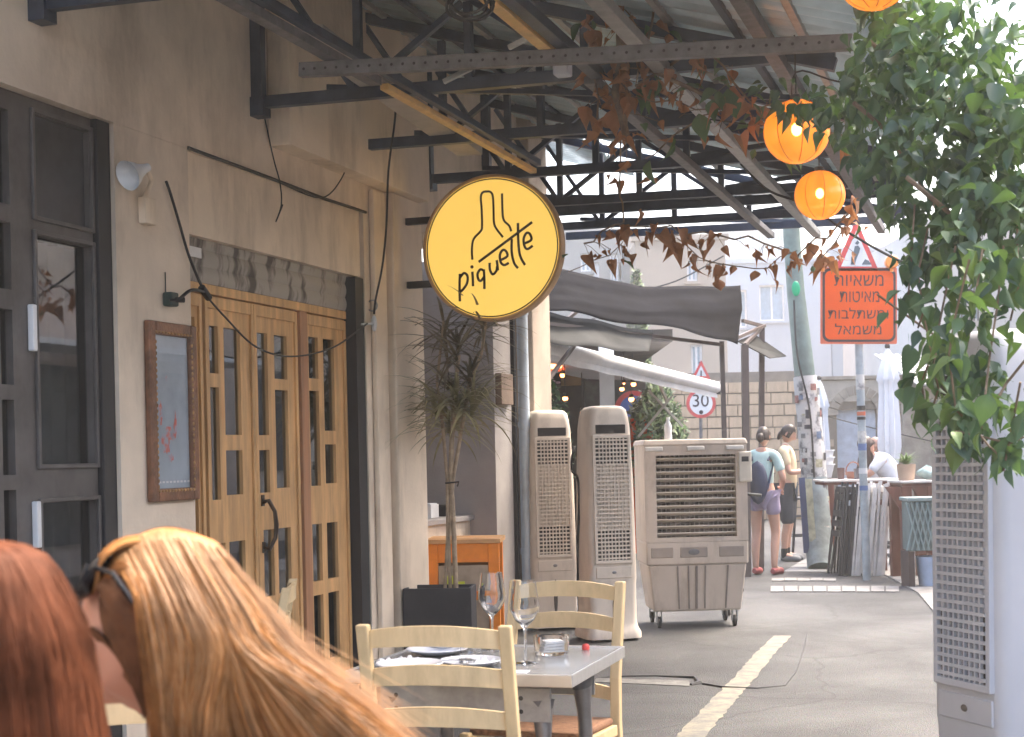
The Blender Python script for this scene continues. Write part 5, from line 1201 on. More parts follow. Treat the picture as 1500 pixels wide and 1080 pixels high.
T=new_thing_local('red_lampshade','broad red-orange lampshade glowing at the left end under the white awning','lamp',D(806,540,19.8)); mb=MB(); mb.lathe([(.03,.12),(.10,.09),(.20,-.02),(.19,-.03),(.09,.07)],n=20); mb.part('shade',mat('red_shade',(.6,.08,.03),.5,emit=(1,.12,.03),est=.25),T)
mb=MB(); mb.tube([(0,0,.1),(0,0,.5)],.005,5); mb.part('cord',rubber,T)
# pink blossom pot
T=new_thing_local('flower_basket','basket of pale pink flowers hanging at the left under the white awning','flowers',D(796,560,17.5)); mb=MB(); rt=random.Random(4)
mb.lathe([(0,-.18),(.09,-.17),(.13,-.08),(.12,-.08),(0,-.1)],n=14); mb.part('basket',vstem,T); mb=MB()
for i in range(60): mb.ell((rt.gauss(0,.07),rt.gauss(0,.06),rt.gauss(0,.06)),(.018,.018,.014),6,4)
mb.part('blossom',mat('pink_petal',(.5,.3,.34),.7),T)
mb=MB(); mb.tube([(0,0,0),(0,0,.9)],.004,4); mb.part('cord',rubber,T)
# white folding-arm awning: cassette bar + fabric + scissor arms
AW=new_thing_local('white_awning','white folding-arm awning sloping down to a fat white front bar','awning',D(790,505,15)); AW.org=D(790,505,15)
A0=D(770,500,14.6); A1=D(1050,568,19.5)
def off(p,z,y=0): return p+Vector((0,y,z))
mb=MB(); mb.tube([A0,A1],.075,16); mb.part('front_bar',white,AW)
mb=MB(); mb.tube([A0+Vector((.0,.0,-.0)),A0],.06,8)
n=14; vs=[]
for i in range(n+1):
    u=i/n; p=A0.lerp(A1,u); 
    vs+=[p+Vector((0,-.02,-.07)),p+Vector((0,-.02,-.13-.012*(i%2)))]
mb=MB(); mb.add(vs,[(2*i,2*i+1,2*i+3,2*i+2) for i in range(n)]); mb.part('valance',white,AW,solid=.006)
mb=MB(); q=[A0+Vector((0,0,.06)),A1+Vector((0,0,.06)),A1+Vector((-1.5,3.2,.30)),A0+Vector((-1.5,3.2,.30))]; mb.add(q,[(0,1,2,3)]); mb.part('canvas',mat('canvas_white',(.66,.68,.72),.8,nscale=2,var=.06),AW,solid=.006)
mb=MB(); mb.tube([A1-Vector((.02,0.04,0)),A1+Vector((.03,.06,.0))],.085,16); mb.part('end_cap',galvd,AW)
al=mat('arm_cream',(.55,.52,.46),.5)
for (x0_,y0_,x1_,y1_) in ((985,580,935,640),(950,572,1000,625),(965,560,978,590)):
    mb=MB(); mb.bar(D(x0_,y0_,20.2),D(x1_,y1_,20.25 if x0_>960 else 20.3),.035,.03); mb.part('folding_arm',al,AW)
# dark tarp awning with steel frame
tarp=mat('dark_tarp',(.009,.0092,.012),.9,spec=.05,nscale=3,var=.3,bump=.3,bscale=6); gt=mat('grey_tarp',(.04,.04,.038),.85,spec=.1,nscale=3,var=.25,bump=.2,bscale=6)
DA=new_thing_local('dark_awning','sagging dark grey tarp awning on thin steel posts','awning',D(1085,500,17.2)); DA.org=D(1085,500,17.2)
rows=[[(770,385,15.5),(830,396,15.7),(880,408,16),(940,420,16.3),(1000,419,16.6),(1050,420,16.9),(1085,418,17.2)],
      [(770,420,15.0),(830,425,15.3),(880,440,15.6),(940,450,15.9),(1000,452,16.3),(1050,455,16.6),(1087,455,16.9)],
      [(770,452,14.7),(830,455,15.0),(880,468,15.3),(940,475,15.7),(1000,482,16.0),(1050,497,16.3),(1080,505,16.6)]]
G3=[[D(*p) for p in r_] for r_ in rows]
def fn(u,v):
    i=min(5,int(u*6)); fu=u*6-i; j=min(1,int(v*2)); fv=v*2-j
    p=G3[j][i].lerp(G3[j][i+1],fu).lerp(G3[j+1][i].lerp(G3[j+1][i+1],fu),fv)
    return p+Vector((0,-.02*math.sin(v*9+u*5)-.008*math.sin(u*30+v*4)-.01*math.sin(v*26+u*8),.010*math.sin(u*19+v*3)*(.3+v)))
mb=MB(); mb.grid(fn,48,14); mb.part('tarp',tarp,DA,solid=.004)
g3=[[(770,452,15.2),(830,462,15.4),(890,474,15.7),(958,486,16.2)],[(770,500,14.5),(830,505,14.7),(890,511,15.0),(950,517,15.3)]]
G4=[[D(*p) for p in r_] for r_ in g3]
def fn2(u,v):
    i=min(2,int(u*3)); fu=u*3-i
    return G4[0][i].lerp(G4[0][i+1],fu).lerp(G4[1][i].lerp(G4[1][i+1],fu),v)+Vector((0,-.02*math.sin(u*11+v*3),.012*math.sin(u*14)))
mb=MB(); mb.grid(fn2,24,6); mb.part('valance',gt,DA,solid=.004)
for (xt,yt,xb_,yb_,Y,w) in ((1057,500,1064,700,16.9,.05),(1091,505,1092,700,16.8,.075),(1116,478,1112,700,17.6,.06)):
    t_=D(xt,yt,Y); b_=D(xb_,yb_,Y); b2=Vector((b_.x,b_.y,0)); mb=MB(); mb.bar(b2,t_,w,w,up=(0,1,0)); mb.part('post',mat('brown_steel',(.10,.075,.065),.5),DA)
for (a,b_) in (((1075,497,16.6),(1120,477,17.6)),((1088,470,17),(1118,478,17.6)),((1091,505,16.8),(1116,480,17.6)),((772,455,15),(830,440,16)),((790,500,15),(850,452,16)),((800,560,14.5),(870,468,15.8)),((790,520,14.8),(835,468,15.5)),((770,470,14.8),(1057,505,16.8))):
    mb=MB(); mb.bar(D(*a),D(*b_),.035,.035); mb.part('brace',MC['brown_steel'],DA)
mb=MB(); q=[D(1080,500,16.7),D(1105,490,17.5),D(1152,522,18),D(1128,525,17)]; mb.add(q,[(0,1,2,3)]); mb.part('end_flap',gt,DA,solid=.01)
# overhead wires far away
for i,(p,q,sag,lab) in enumerate(((D(820,520,30),D(1200,620,34),.0,'thin wire crossing low in front of the warm stone wall'),(D(1060,560,31),D(1380,650,31),.1,'thin wire stretched in front of the arched door'),(D(920,430,24),D(1060,375,24),.1,'thin wire rising from the dark tarp to the creeper'))):
    cable([p,p.lerp(q,.5)-Vector((0,0,sag)),q],.012,lab,'overhead_wire')
# ================================================================ bar terrace at the far right
def umbrella(x,ytop,ybot,Y,label,w):
    t_=D(x,ytop,Y); b_=D(x+ (ybot-ytop)*.022,ybot,Y); T=new_thing_local('closed_umbrella',label,'umbrella',Vector((t_.x,Y,0)),0,'closed white sun umbrellas'); h=t_.z; hb=b_.z
    L=h-hb; n=26; prof=[(.02,0),(.045,.03),(.10,.16),(.13,.26),(.105,.29),(.10,.4),(.12,.65),(.125,.85),(.09,1.0)]
    vs=[];N=32
    for r_,u in prof:
        for k in range(N): a=2*math.pi*k/N; rr_=w*r_/.125*(1+.22*math.sin(a*8)*min(1,u*3)); vs.append((rr_*math.cos(a),rr_*math.sin(a),h-L*u))
    fs=[(i*N+k,i*N+(k+1)%N,(i+1)*N+(k+1)%N,(i+1)*N+k) for i in range(len(prof)-1) for k in range(N)]
    mb=MB(); mb.add(vs,fs,True); mb.part('cloth',mat('umbrella_cloth',(.68,.70,.74),.8,nscale=3,var=.06),T)
    mb=MB(); mb.tube([(0,0,0),(0,0,h+.03)],.025,10); mb.part('pole',white,T); mb=MB(); mb.ell((0,0,h+.04),(.035,.035,.04),10,8); mb.part('finial',black,T)
    mb=MB(); mb.lathe([(0,0),(.28,0),(.28,.05),(.05,.08),(0,.08)],n=20); mb.part('base',galvd,T)
umbrella(1300,512,680,19.5,'taller closed white umbrella right of the orange sign',.13)
umbrella(1200,558,700,23,'shorter closed white umbrella half behind the leaning pole',.13)
tabletop=mat('bar_top',(.60,.55,.52),.35,nscale=3,var=.1)
def bartable(x0,x1,y,z,label,legs,dep=.55):
    a=G(x0,y,z); b=G(x1,y,z); Yt=(a.y+b.y)/2; a=D(x0,y,Yt); b=D(x1,y,Yt); zz=a.z*.5+b.z*.5
    T=new_thing_local('bar_table',label,'table',Vector(((a.x+b.x)/2,Yt+dep/2,0)),0,'high wooden bar tables'); w=(b.x-a.x)/2
    mb=MB(); mb.box(-w,w,-dep/2,dep/2,zz-.045,zz-.012); mb.part('apron',mahog,T,bevel=.004); mb=MB(); mb.box(-w-.02,w+.02,-dep/2-.02,dep/2+.02,zz-.012,zz+.012); mb.part('top',tabletop,T,bevel=.005)
    for lx in legs:
        for ly in (-dep/2+.05,dep/2-.05):
            mb=MB(); X=D(lx,y,Yt).x-(a.x+b.x)/2; mb.box(X-.055,X+.055,ly-.05,ly+.05,0,zz-.045); 
            mb.part('leg',mahog,T,bevel=.006)
        mb=MB(); mb.add([(X-.055,-dep/2+.02,zz-.3),(X-.22,-dep/2+.02,zz-.046),(X-.055,-dep/2+.02,zz-.046)],[(0,2,1)]); mb.part('corner_brace',mahog,T,solid=.03)
    return T,Yt,zz
TA,Ya,za=bartable(1208,1318,704,1.02,'mahogany high bar table with pale top behind the sign post',(1290,))
TBb,Yb,zb=bartable(1322,1372,706,1.02,'second mahogany high bar table, at the right behind the bin',(1328,1366))
# round pale table at the left of it
g=D(1232,698,19.2)
# pots and things on the bar
def pot(x,y,Y,w,h,label,m_,plant=None,nm='plant_pot'):
    c=D(x,y,Y); T=new_thing_local(nm,label,'pot',Vector((c.x,Y,za+.012))); mb=MB(); mb.lathe([(0,0),(w*.8,0),(w,h),(w*.92,h),(w*.75,.02),(0,.02)],n=18); mb.part('pot',m_,T)
    if plant:
        mb=MB(); rt=random.Random(int(x))
        for i in range(70):
            a=rt.uniform(0,6.28); strap((0,0,h*.9),(math.cos(a)*.6,math.sin(a)*.6,rt.uniform(.4,1.4)),plant*rt.uniform(.6,1.1),.007,.35,mb)
        mb.part('foliage',leafY,T,kind='stuff')
    return T
terra=mat('terracotta_pale',(.42,.30,.22),.8,nscale=5,var=.12)
pot(1328,706,Yb+.2,.10,.17,'terracotta pot with a bright green fern on the right bar table',terra,.22)
pot(1232,700,Ya+.25,.045,.13,'dark brown tumbler-like pot on the bar table left of the sign post',mat('brown_pot',(.09,.05,.05),.4))
pot(1256,704,Ya+.1,.04,.12,'dark grey cup on the bar table right behind the sign post',mat('grey_cup',(.12,.11,.12),.4))
T=new_thing_local('wicker_basket','small red-brown ring-handled basket on the bar table','basket',Vector((D(1250,690,Ya+.4).x,Ya+.4,za+.014))); mb=MB(); mb.lathe([(0,0),(.07,0),(.09,.08),(.08,.08),(.06,.01),(0,.01)],n=16); mb.part('bowl',mat('wicker',(.30,.14,.10),.8),T); mb=MB(); mb.tube([(.085*math.cos(a),0,.07+.12*math.sin(a)) for a in [math.pi*k/10 for k in range(11)]],.008,6); mb.part('handle',mat('wicker',(.30,.14,.10)),T)
c=D(1205,690,19.6); T=new_thing_local('stacked_baskets','stack of white plastic baskets beside the leaning pole','basket',Vector((c.x,19.6,0)))
zz0=D(1205,700,19.6).z; 
mb=MB(); mb.box(-.12,.12,-.12,.12,0,zz0-.03); mb.part('stand',mahog,T,bevel=.01)
for i in range(3):
    mb=MB(); z_=zz0+i*.09; mb.lathe([(0,z_),(.11,z_),(.15,z_+.16),(.16,z_+.16),(.16,z_+.175),(.14,z_+.17),(.10,z_+.01)],n=20); mb.part('basket',white,T)
teal=mat('teal_cloth',(.30,.42,.42),.8,nscale=10,var=.3)
c=D(1358,690,Yb+.3); T=new_thing_local('teal_bag','pale teal bag slumped on the right bar table behind the fern','bag',Vector((c.x,c.y,zb+.012))); mb=MB(); rt=random.Random(9)
mb.grid(lambda u,v:Vector(((.11*math.sin(math.pi*v)*math.cos(2*math.pi*u))*(1+.1*math.sin(u*20)),.10*math.sin(math.pi*v)*math.sin(2*math.pi*u),.15*(1-v)*(1+.08*math.sin(u*13)))),24,12); mb.part('body',teal,T)
# bins
g=G(1352,862); T=new_thing_local('lattice_bin','grey-green lattice waste bin standing over a blue bucket at the kerb','bin',Vector((g.x+.12,g.y+.2,0)))
grb=mat('bin_teal',(.20,.27,.27),.6)
mb=MB(); mb.box(-.22,.22,-.16,.16,.36,.85); mb.part('inner_box',mat('bin_inner',(.11,.15,.15),.7),T,bevel=.01)
for i in range(9):
    mb=MB(); x=-.2+i*.05; mb.bar((x-.06 if 1 else x,-.168,.37),(min(.21,x+.06),-.168,.84),.014,.012,up=(0,1,0)); mb.part('lattice_strip',grb,T)
    mb=MB(); mb.bar((min(.21,x+.06),-.176,.37),(x-.06,-.176,.84),.014,.012,up=(0,1,0)); mb.part('lattice_strip',grb,T)
mb=MB(); mb.box(-.24,.24,-.19,.18,.85,.885); mb.part('rim',grb,T,bevel=.006)
mb=MB(); mb.box(-.24,-.18,-.15,.15,0,.355); mb.part('foot',mat('dark_wood',(.05,.03,.03),.6),T); mb=MB(); mb.box(.17,.24,-.15,.15,0,.355); mb.part('foot',MC['dark_wood'],T)
mb=MB(); mb.lathe([(0,.0),(.11,.0),(.14,.30),(.13,.30),(.1,.02),(0,.02)],(.0,-.0,0),20); mb.solo if 0 else None
B2=new_thing_local('blue_bucket','pale blue bucket standing under the lattice bin','bucket',Vector((g.x+.12,g.y+.16,0))); mb.part('bucket',mat('pale_blue_plastic',(.32,.42,.58),.4),B2)
# folding chairs leaning in a row
g0=G(1228,835)
for i in range(17):
    blk=i<6; x=1222+i*4.3 if blk else 1245+(i-6)*4.2
    p=G(x,842); m_=mat('black_wood',(.02,.022,.03),.5) if blk else mat('white_slat',(.60,.58,.56),.6,nscale=8,var=.12)
    ORD=['first','second','third','fourth','fifth','sixth','seventh','eighth','ninth','tenth','eleventh']
    T=new_thing_local('folded_chair',('%s black folded chair from the leaning pole, leaning in the row'%ORD[i] if blk else '%s white folded chair after the black ones in the leaning row'%ORD[i-6]),'folding chair',Vector((p.x,p.y+.02,0)),R(rnd.uniform(-9,9)),'black folded chairs in the row' if blk else 'white folded chairs in the row')
    h=.98+rnd.uniform(-.06,.05); lean=.10+rnd.uniform(-.03,.03)
    for sy in (-.18,.18):
        mb=MB(); mb.bar((0,sy,0),(lean,sy,h),.03,.022); mb.part('leg',m_,T)
        mb=MB(); mb.bar((.025,sy*.85,0),(.02+lean,sy*.85,h*.75),.03,.02); mb.part('leg',m_,T)
    for z in (.45,.56,.67,.85,.93):
        mb=MB(); xx=lean*z/h; mb.box(xx-.01,xx+.012,-.17,.17,z-.035,z+.03); mb.part('slat',m_,T)
# stools
def stool(x,y,label,Y=None):
    g=G(x,y); T=new_thing_local('bar_stool',label,'stool',g,rnd.uniform(-.3,.3),'black bar stools'); m_=mat('stool_black',(.018,.02,.03),.45)
    mb=MB(); mb.box(-.17,.17,-.17,.17,.72,.75); mb.part('seat',m_,T,bevel=.012)
    for sx in (-1,1):
        for sy in (-1,1): mb=MB(); mb.tube([(sx*.21,sy*.21,0),(sx*.13,sy*.13,.72)],.018,8); mb.part('leg',m_,T)
    for z in (.25,.5):
        k=.21-.08*z/.72; mb=MB(); 
        for a,b_ in (((-k,-k),(k,-k)),((k,-k),(k,k)),((k,k),(-k,k)),((-k,k),(-k,-k))): mb.tube([(a[0],a[1],z),(b_[0],b_[1],z)],.012,6)
        mb.part('foot_ring',m_,T)
    return g
sg=stool(1320,826,'black bar stool under the woman in white at the high table'); stool(1178,812,'black bar stool between the leaning pole and the man in the tan shirt'); stool(1345,826,'black bar stool partly hidden by the lattice bin')
# bicycle behind the big cooler
g=G(1104,905); BK=new_thing_local('bicycle','dark bicycle parked behind the big wheeled cooler, only a wheel sticking out','bicycle',Vector((g.x-.08,g.y+.75,0)),R(80))
bkm=mat('bike_black',(.03,.035,.03),.45)
for x in (-.5,.5):
    mb=MB(); mb.tube([(x+.32*math.cos(a),0,.33+.32*math.sin(a)) for a in [2*math.pi*k/28 for k in range(29)]],.016,8); w_=mb.part('wheel',rubber,BK)
    mb=MB(); 
    for k in range(14): a=2*math.pi*k/14; mb.tube([(x,0,.33),(x+.31*math.cos(a),0,.33+.31*math.sin(a))],.0022,4)
    mb.part('spokes',galv,BK,parent=w_)
mb=MB(); 
for a,b_ in (((-.5,0,.33),(-.15,0,.33)),((-.15,0,.33),(-.25,0,.80)),((-.15,0,.33),(.36,0,.75)),((-.23,0,.72),(.34,0,.82)),((-.5,0,.33),(-.23,0,.72)),((.5,0,.33),(.34,0,.92))): mb.tube([a,b_],.015,8)
mb.part('frame',bkm,BK)
mb=MB(); mb.tube([(.30,-.28,.98),(.34,-.1,1.0),(.34,.1,1.0),(.30,.28,.98)],.013,8); mb.tube([(.34,0,.9),(.34,0,1.0)],.015,8); mb.part('handlebar',bkm,BK)
mb=MB(); mb.ell((-.26,0,.87),(.13,.07,.03),12,6); mb.part('saddle',black,BK); mb=MB(); mb.tube([(-.15,-.04,.33),(-.15,-.04,.20)],.01,6); mb.box(-.2,-.1,-.12,-.04,.17,.195); mb.part('pedal',bkm,BK)
# opposite side of the street (out of frame, seen in the shop glass and shading the street)
OB=Thing('sky_blocking_building','tall pale sky-blocking building added along the right-hand side of the street, outside the photo','building',(9,24,0),FAC)  # tall unseen block added to cut sky light over the far street
mb=MB(); mb.box(8.0,14,22.5,60,0,13.0); mb.part('wall',plaster,OB)
for j in range(3):
    for i in range(7):
        mb=MB(); s=24+i*4.4; z=1.2+j*3.4; mb.box(7.95,7.999,s,s+1.3,z,z+1.7); f=mb.part('window',winframe,OB)
OB2=Thing('low_shopfront','low pale shop building across the street, outside the photo, with a lit awning front','building',(7,10,0),FAC)
mb=MB(); mb.box(7.2,11,3.2,22,0,3.6); mb.part('wall',mat('opp_wall',(.55,.45,.38),.9),OB2)
for i in range(6): mb=MB(); s=4+i*3; mb.box(7.14,7.199,s,s+1.8,.4,2.6); mb.part('window',winframe,OB2)
mb=MB(); mb.box(6.3,7.13,3.4,21.5,2.75,2.82); mb.part('awning',white,OB2)
# ================================================================ people
skin=mat('skin',(.55,.31,.22),.5,nscale=6,var=.06); skin.node_tree.nodes['Principled BSDF'].inputs['Subsurface Weight'].default_value=.1
def skinmesh(joints,edges,sub=2):
    """joints: {name:(pos,r)}; first is the root"""
    me=bpy.data.meshes.new('body'); bm=bmesh.new(); lay=bm.verts.layers.skin.verify(); idx={}
    for i,(k,(p,r)) in enumerate(joints.items()):
        v=bm.verts.new(p); v[lay].radius=(r,r) if not isinstance(r,tuple) else r; v[lay].use_root=(i==0); idx[k]=v
    for a,b in edges: bm.edges.new((idx[a],idx[b]))
    bm.to_mesh(me); bm.free(); o=bpy.data.objects.new('tmp',me); COL.objects.link(o)
    md=o.modifiers.new('s','SKIN'); md.use_smooth_shade=True; md2=o.modifiers.new('u','SUBSURF'); md2.levels=sub; md2.render_levels=sub
    bpy.context.view_layer.update()
    m2=bpy.data.meshes.new_from_object(o.evaluated_get(bpy.context.evaluated_depsgraph_get()))
    vs=[v.co.copy() for v in m2.vertices]; fs=[tuple(p.vertices) for p in m2.polygons]
    bpy.data.objects.remove(o); bpy.data.meshes.remove(me); bpy.data.meshes.remove(m2); return vs,fs
def head_verts(M,n=40,m=30,s=1.0):
    """face looks along -y; centre of skull at the origin, ~.23 tall"""
    def f(u,v):
        ph=math.pi*v; a=2*math.pi*u
        x=.074*math.sin(ph)*math.sin(a); y=-.094*math.sin(ph)*math.cos(a); z=.115*math.cos(ph)
        front=max(0,-y/.094)
        if z<-.02: k=1-(.45*min(1,(-z-.02)/.1)); x*=k; y=y*(1-.18*min(1,(-z-.02)/.1)) if y<0 else y*(1-.55*min(1,(-z-.02)/.1))
        def g(cx_,cz_,sx,sz): return math.exp(-((x-cx_)/sx)**2-((z-cz_)/sz)**2)*(1 if y<0 else 0)
        d=.030*g(0,-.028,.011,.018)+.014*g(0,-.008,.009,.022)+.008*g(0,.030,.05,.010)-.012*g(.031,.008,.016,.012)-.012*g(-.031,.008,.016,.012)
        d+=.010*g(0,-.062,.020,.006)+.009*g(0,-.074,.018,.006)-.004*g(0,-.068,.02,.003)+.010*g(0,-.100,.018,.014)+.006*g(.045,-.025,.02,.02)+.006*g(-.045,-.025,.02,.02)
        return Vector((x,y-d,z))*s
    mb=MB(); mb.grid(f,n,m,M=M)
    for sx in (-1,1): mb.ell((sx*.076*s,.012*s,-.005*s),(.010*s,.020*s,.032*s),10,8,M=M)
    return mb.v,mb.f
def hand_verts(mb,wrist,dirv,palmn,s=1.0,curl=.5,thumb=1):
    d=Vector(dirv).normalized(); n=Vector(palmn); n=(n-d*n.dot(d)).normalized(); sd=d.cross(n)
    w=Vector(wrist)
    M=Matrix(((sd.x,d.x,n.x,w.x),(sd.y,d.y,n.y,w.y),(sd.z,d.z,n.z,w.z),(0,0,0,1)))
    mb.ell((0,.045*s,0),(.040*s,.052*s,.016*s),12,8,M=M)
    for i,(x,L) in enumerate(((-.028,.070),(-.010,.080),(.010,.076),(.027,.060))):
        pts=[];p=Vector((x*s,.08*s,0));a=0
        for k in range(4):
            pts.append(M@p); p=p+Vector((0,math.cos(a),math.sin(a)))*L*s/3; a+=curl
        mb.tube(pts,[.0095*s,.009*s,.008*s,.006*s],8)
    p=[M@Vector((-thumb*.030*s,.02*s,.0)),M@Vector((-thumb*.055*s,.045*s,.012*s)),M@Vector((-thumb*.055*s,.075*s,.022*s)),M@Vector((-thumb*.045*s,.092*s,.030*s))]
    mb.tube(p,[.013*s,.0115*s,.010*s,.007*s],8)
def E(*s): return [tuple(x.split('-')) for x in s]
def merge(T,name,m,parts,kind=None,parent=None):
    mb=MB()
    for vs,fs in parts: mb.add(vs,fs,True)
    return mb.part(name,m,T,parent=parent)
def haircap(T,M,m,s=1.0,length=0.0,back=1,name='hair'):
    rh=random.Random(5)
    def f(u,v):
        ph=math.pi*.62*v; a=2*math.pi*u
        p=Vector((.084*math.sin(ph)*math.sin(a),-.100*math.sin(ph)*math.cos(a)+.008,.126*math.cos(ph)))
        if p.y<-.045: p.z=max(p.z,.055)
        return p*s*(1+.02*math.sin(a*17)*v)
    mb=MB(); mb.grid(f,44,16,M=M); o=mb.part(name,m,T); return o
# ---- far standing man in tan shirt
brown=mat('hair_dark',(.035,.022,.016),.5,nscale=30,var=.3)
def standing(name,label,foot,h,face,arms,shirt,shorts,shoes,hairlen=0,legbare=True,group=None,headtilt=20,shirtlen=.86,shortlen=.50,sway=0,female=False):
    """local: faces -y; scaled to height h"""
    T=new_thing_local(name,label,'person',foot,face,group); T.e.matrix_world=Matrix.Translation(foot)@Matrix.Rotation(face,4,'Z')@Matrix.Scale(h/1.75,4)
    sh=.165 if female else .19; hp=.10
    J={'pelvis':((0,.02,.95),.115),'waist':((0,.015,1.10),.105 if female else .125),'chest':((0,.01,1.30),.13),'neckb':((0,.02,1.45),.06),'neck':((0,.0,1.52),.05),
       'shL':((-sh,.015,1.42),.052),'shR':((sh,.015,1.42),.052),
       'hipL':((-hp,.02,.90),.09),'hipR':((hp,.02,.90),.09),'knL':((-hp-.01,-.01-sway,.50),.058),'knR':((hp+.01,-.01,.50),.058),'cfL':((-hp-.01,.03-sway,.34),.055),'cfR':((hp+.01,.03,.34),.055),'anL':((-hp-.01,.04-sway*.5,.09),.038),'anR':((hp+.01,.04,.09),.038),
       'toL':((-hp-.03,-.12-sway*.5,.035),.03),'toR':((hp+.03,-.12,.035),.03)}
    for sd_ in 'LR': J['el'+sd_]=(arms[sd_][0],.042); J['wr'+sd_]=(arms[sd_][1],.027)
    ed=E('pelvis-waist','waist-chest','chest-neckb','neckb-neck','neckb-shL','neckb-shR','shL-elL','elL-wrL','shR-elR','elR-wrR','pelvis-hipL','pelvis-hipR','hipL-knL','hipR-knR','knL-cfL','knR-cfR','cfL-anL','cfR-anR','anL-toL','anR-toR')
    body=skinmesh(J,ed); HM=Matrix.Translation((0,-.025,1.64))@Matrix.Rotation(R(headtilt),4,'X'); hv=head_verts(HM,28,20)
    hb=MB()
    for sd_,th in (('L',1),('R',-1)):
        w_=Vector(J['wr'+sd_][0]); d_=(w_-Vector(J['el'+sd_][0])); hand_verts(hb,w_,d_,(0,-.3,1) if d_.z>-.1 else (0,-1,0),1,.4,th)
    merge(T,'body',skin,[body,hv,(hb.v,hb.f)])
    # shirt
    JS={'waist':((0,.015,shirtlen+.06),.15 if not female else .125),'chest':((0,.01,1.30),.15 if not female else .135),'neckb':((0,.015,1.445),.075),'shL':(J['shL'][0],.068),'shR':(J['shR'][0],.068)}
    for sd_ in 'LR': a=Vector(J['sh'+sd_][0]); b=Vector(J['el'+sd_][0]); JS['sl'+sd_]=(tuple(a.lerp(b,.75)),.062)
    sv=skinmesh(JS,E('waist-chest','chest-neckb','neckb-shL','neckb-shR','shL-slL','shR-slR')); merge(T,'shirt',shirt,[sv])
    JP={'pelvis':((0,.02,.95),.135),'hipL':((-hp,.02,.90),.108),'hipR':((hp,.02,.90),.108),'kL':(tuple(Vector((-hp-.005,.0,.90)).lerp(Vector(J['knL'][0]),(.90-shortlen)/.4)),.095),'kR':(tuple(Vector((hp+.005,.0,.90)).lerp(Vector(J['knR'][0]),(.90-shortlen)/.4)),.095)}
    merge(T,'shorts',shorts,[skinmesh(JP,E('pelvis-hipL','pelvis-hipR','hipL-kL','hipR-kR'))])
    for sd_ in 'LR':
        a=Vector(J['an'+sd_][0]); t_=Vector(J['to'+sd_][0]); mb=MB()
        mb.tube([(a.x,a.y+.05,.045),(a.x,a.y,.05),(a.x,(a.y+t_.y)/2,.045),(t_.x,t_.y-.02,.035),(t_.x,t_.y-.05,.03)],[.03,.048,.047,.042,.02],12); mb.part('shoe',shoes,T)
        if not female: mb=MB(); mb.tube([(a.x,a.y,.05),(a.x,a.y+.0,.17)],[.047,.045],12); mb.part('sock',black,T)
    return T,HM,J
shirt_tan=mat('shirt_tan',(.62,.50,.33),.85,nscale=4,var=.08,bump=.3,bscale=12); navyc=mat('shorts_navy',(.02,.028,.045),.8,bump=.3,bscale=10)
f=G(1156,822)
T,HM,J=standing('person','man in a loose tan T-shirt and dark shorts looking down at his hands','' or f,1.68,R(72),{'L':((-.24,-.06,1.14),(-.10,-.30,1.16)),'R':((.24,-.06,1.14),(.10,-.30,1.18))},shirt_tan,navyc,mat('shoe_grey',(.16,.17,.18),.6),headtilt=28,shirtlen=.80,shortlen=.46)
haircap(T,HM,brown); mb=MB(); mb.ell((0,.085,-.06),(.05,.035,.07),12,8,M=HM); mb.part('hair_back',brown,T)
mb=MB(); mb.box(-.04,.04,-.008,.008,-.07,.07,M=Matrix.Translation((0,-.37,1.22))@Matrix.Rotation(R(-40),4,'X')); ph=mb.part('phone',black,T,bevel=.006)
f=G(1122,842)
T,HM,J=standing('person','woman in a pale mint T-shirt with a navy backpack, half behind the big cooler',f,1.63,R(150),{'L':((-.25,.02,1.14),(-.16,-.16,1.02)),'R':((.25,.02,1.14),(.20,-.14,1.06))},mat('shirt_mint',(.45,.60,.56),.85,bump=.3,bscale=12),mat('shorts_mauve',(.34,.28,.38),.8),mat('sandal_red',(.35,.08,.08),.6),headtilt=5,shirtlen=.92,shortlen=.70,female=True,sway=.06)
haircap(T,HM,brown); mb=MB(); mb.ell((0,.10,-.02),(.045,.05,.06),12,8,M=HM); mb.part('hair_bun',brown,T)
mb=MB(); N=16
mb.grid(lambda u,v:Vector((.125*math.cos(2*math.pi*u)*math.sin(math.pi*v)**.5,.20+.075*math.sin(2*math.pi*u)*math.sin(math.pi*v)**.5,1.36-.52*v)),24,14); mb.part('backpack',mat('backpack_navy',(.025,.035,.075),.7,bump=.2),T)
for sx in (-.10,.10): mb=MB(); mb.tube([(sx,.15,1.02),(sx*1.2,.08,1.20),(sx*1.15,-.06,1.38),(sx*1.1,.0,1.47),(sx,.12,1.36)],.012,6); mb.part('backpack_strap',MC['backpack_navy'],T)
# ---- seated woman in white, leaning over the bar
c=Vector((sg.x,sg.y,0))
T=new_thing_local('person','woman in a white top with long brown hair hunched over the high bar table','person',c,R(-105))
J={'pelvis':((0,0,.83),.12),'waist':((0,-.06,.98),.11),'chest':((0,-.16,1.15),.13),'neckb':((0,-.24,1.27),.06),'neck':((0,-.28,1.31),.05),'shL':((-.17,-.2,1.24),.055),'shR':((.17,-.2,1.24),.055),'elL':((-.24,-.34,1.06),.042),'elR':((.24,-.34,1.06),.042),'wrL':((-.10,-.50,1.08),.027),'wrR':((.10,-.50,1.08),.027),
 'hipL':((-.10,-.04,.82),.09),'hipR':((.10,-.04,.82),.09),'knL':((-.12,-.42,.78),.06),'knR':((.12,-.42,.78),.06),'anL':((-.12,-.30,.36),.04),'anR':((.12,-.30,.36),.04),'toL':((-.13,-.42,.29),.03),'toR':((.13,-.42,.29),.03)}
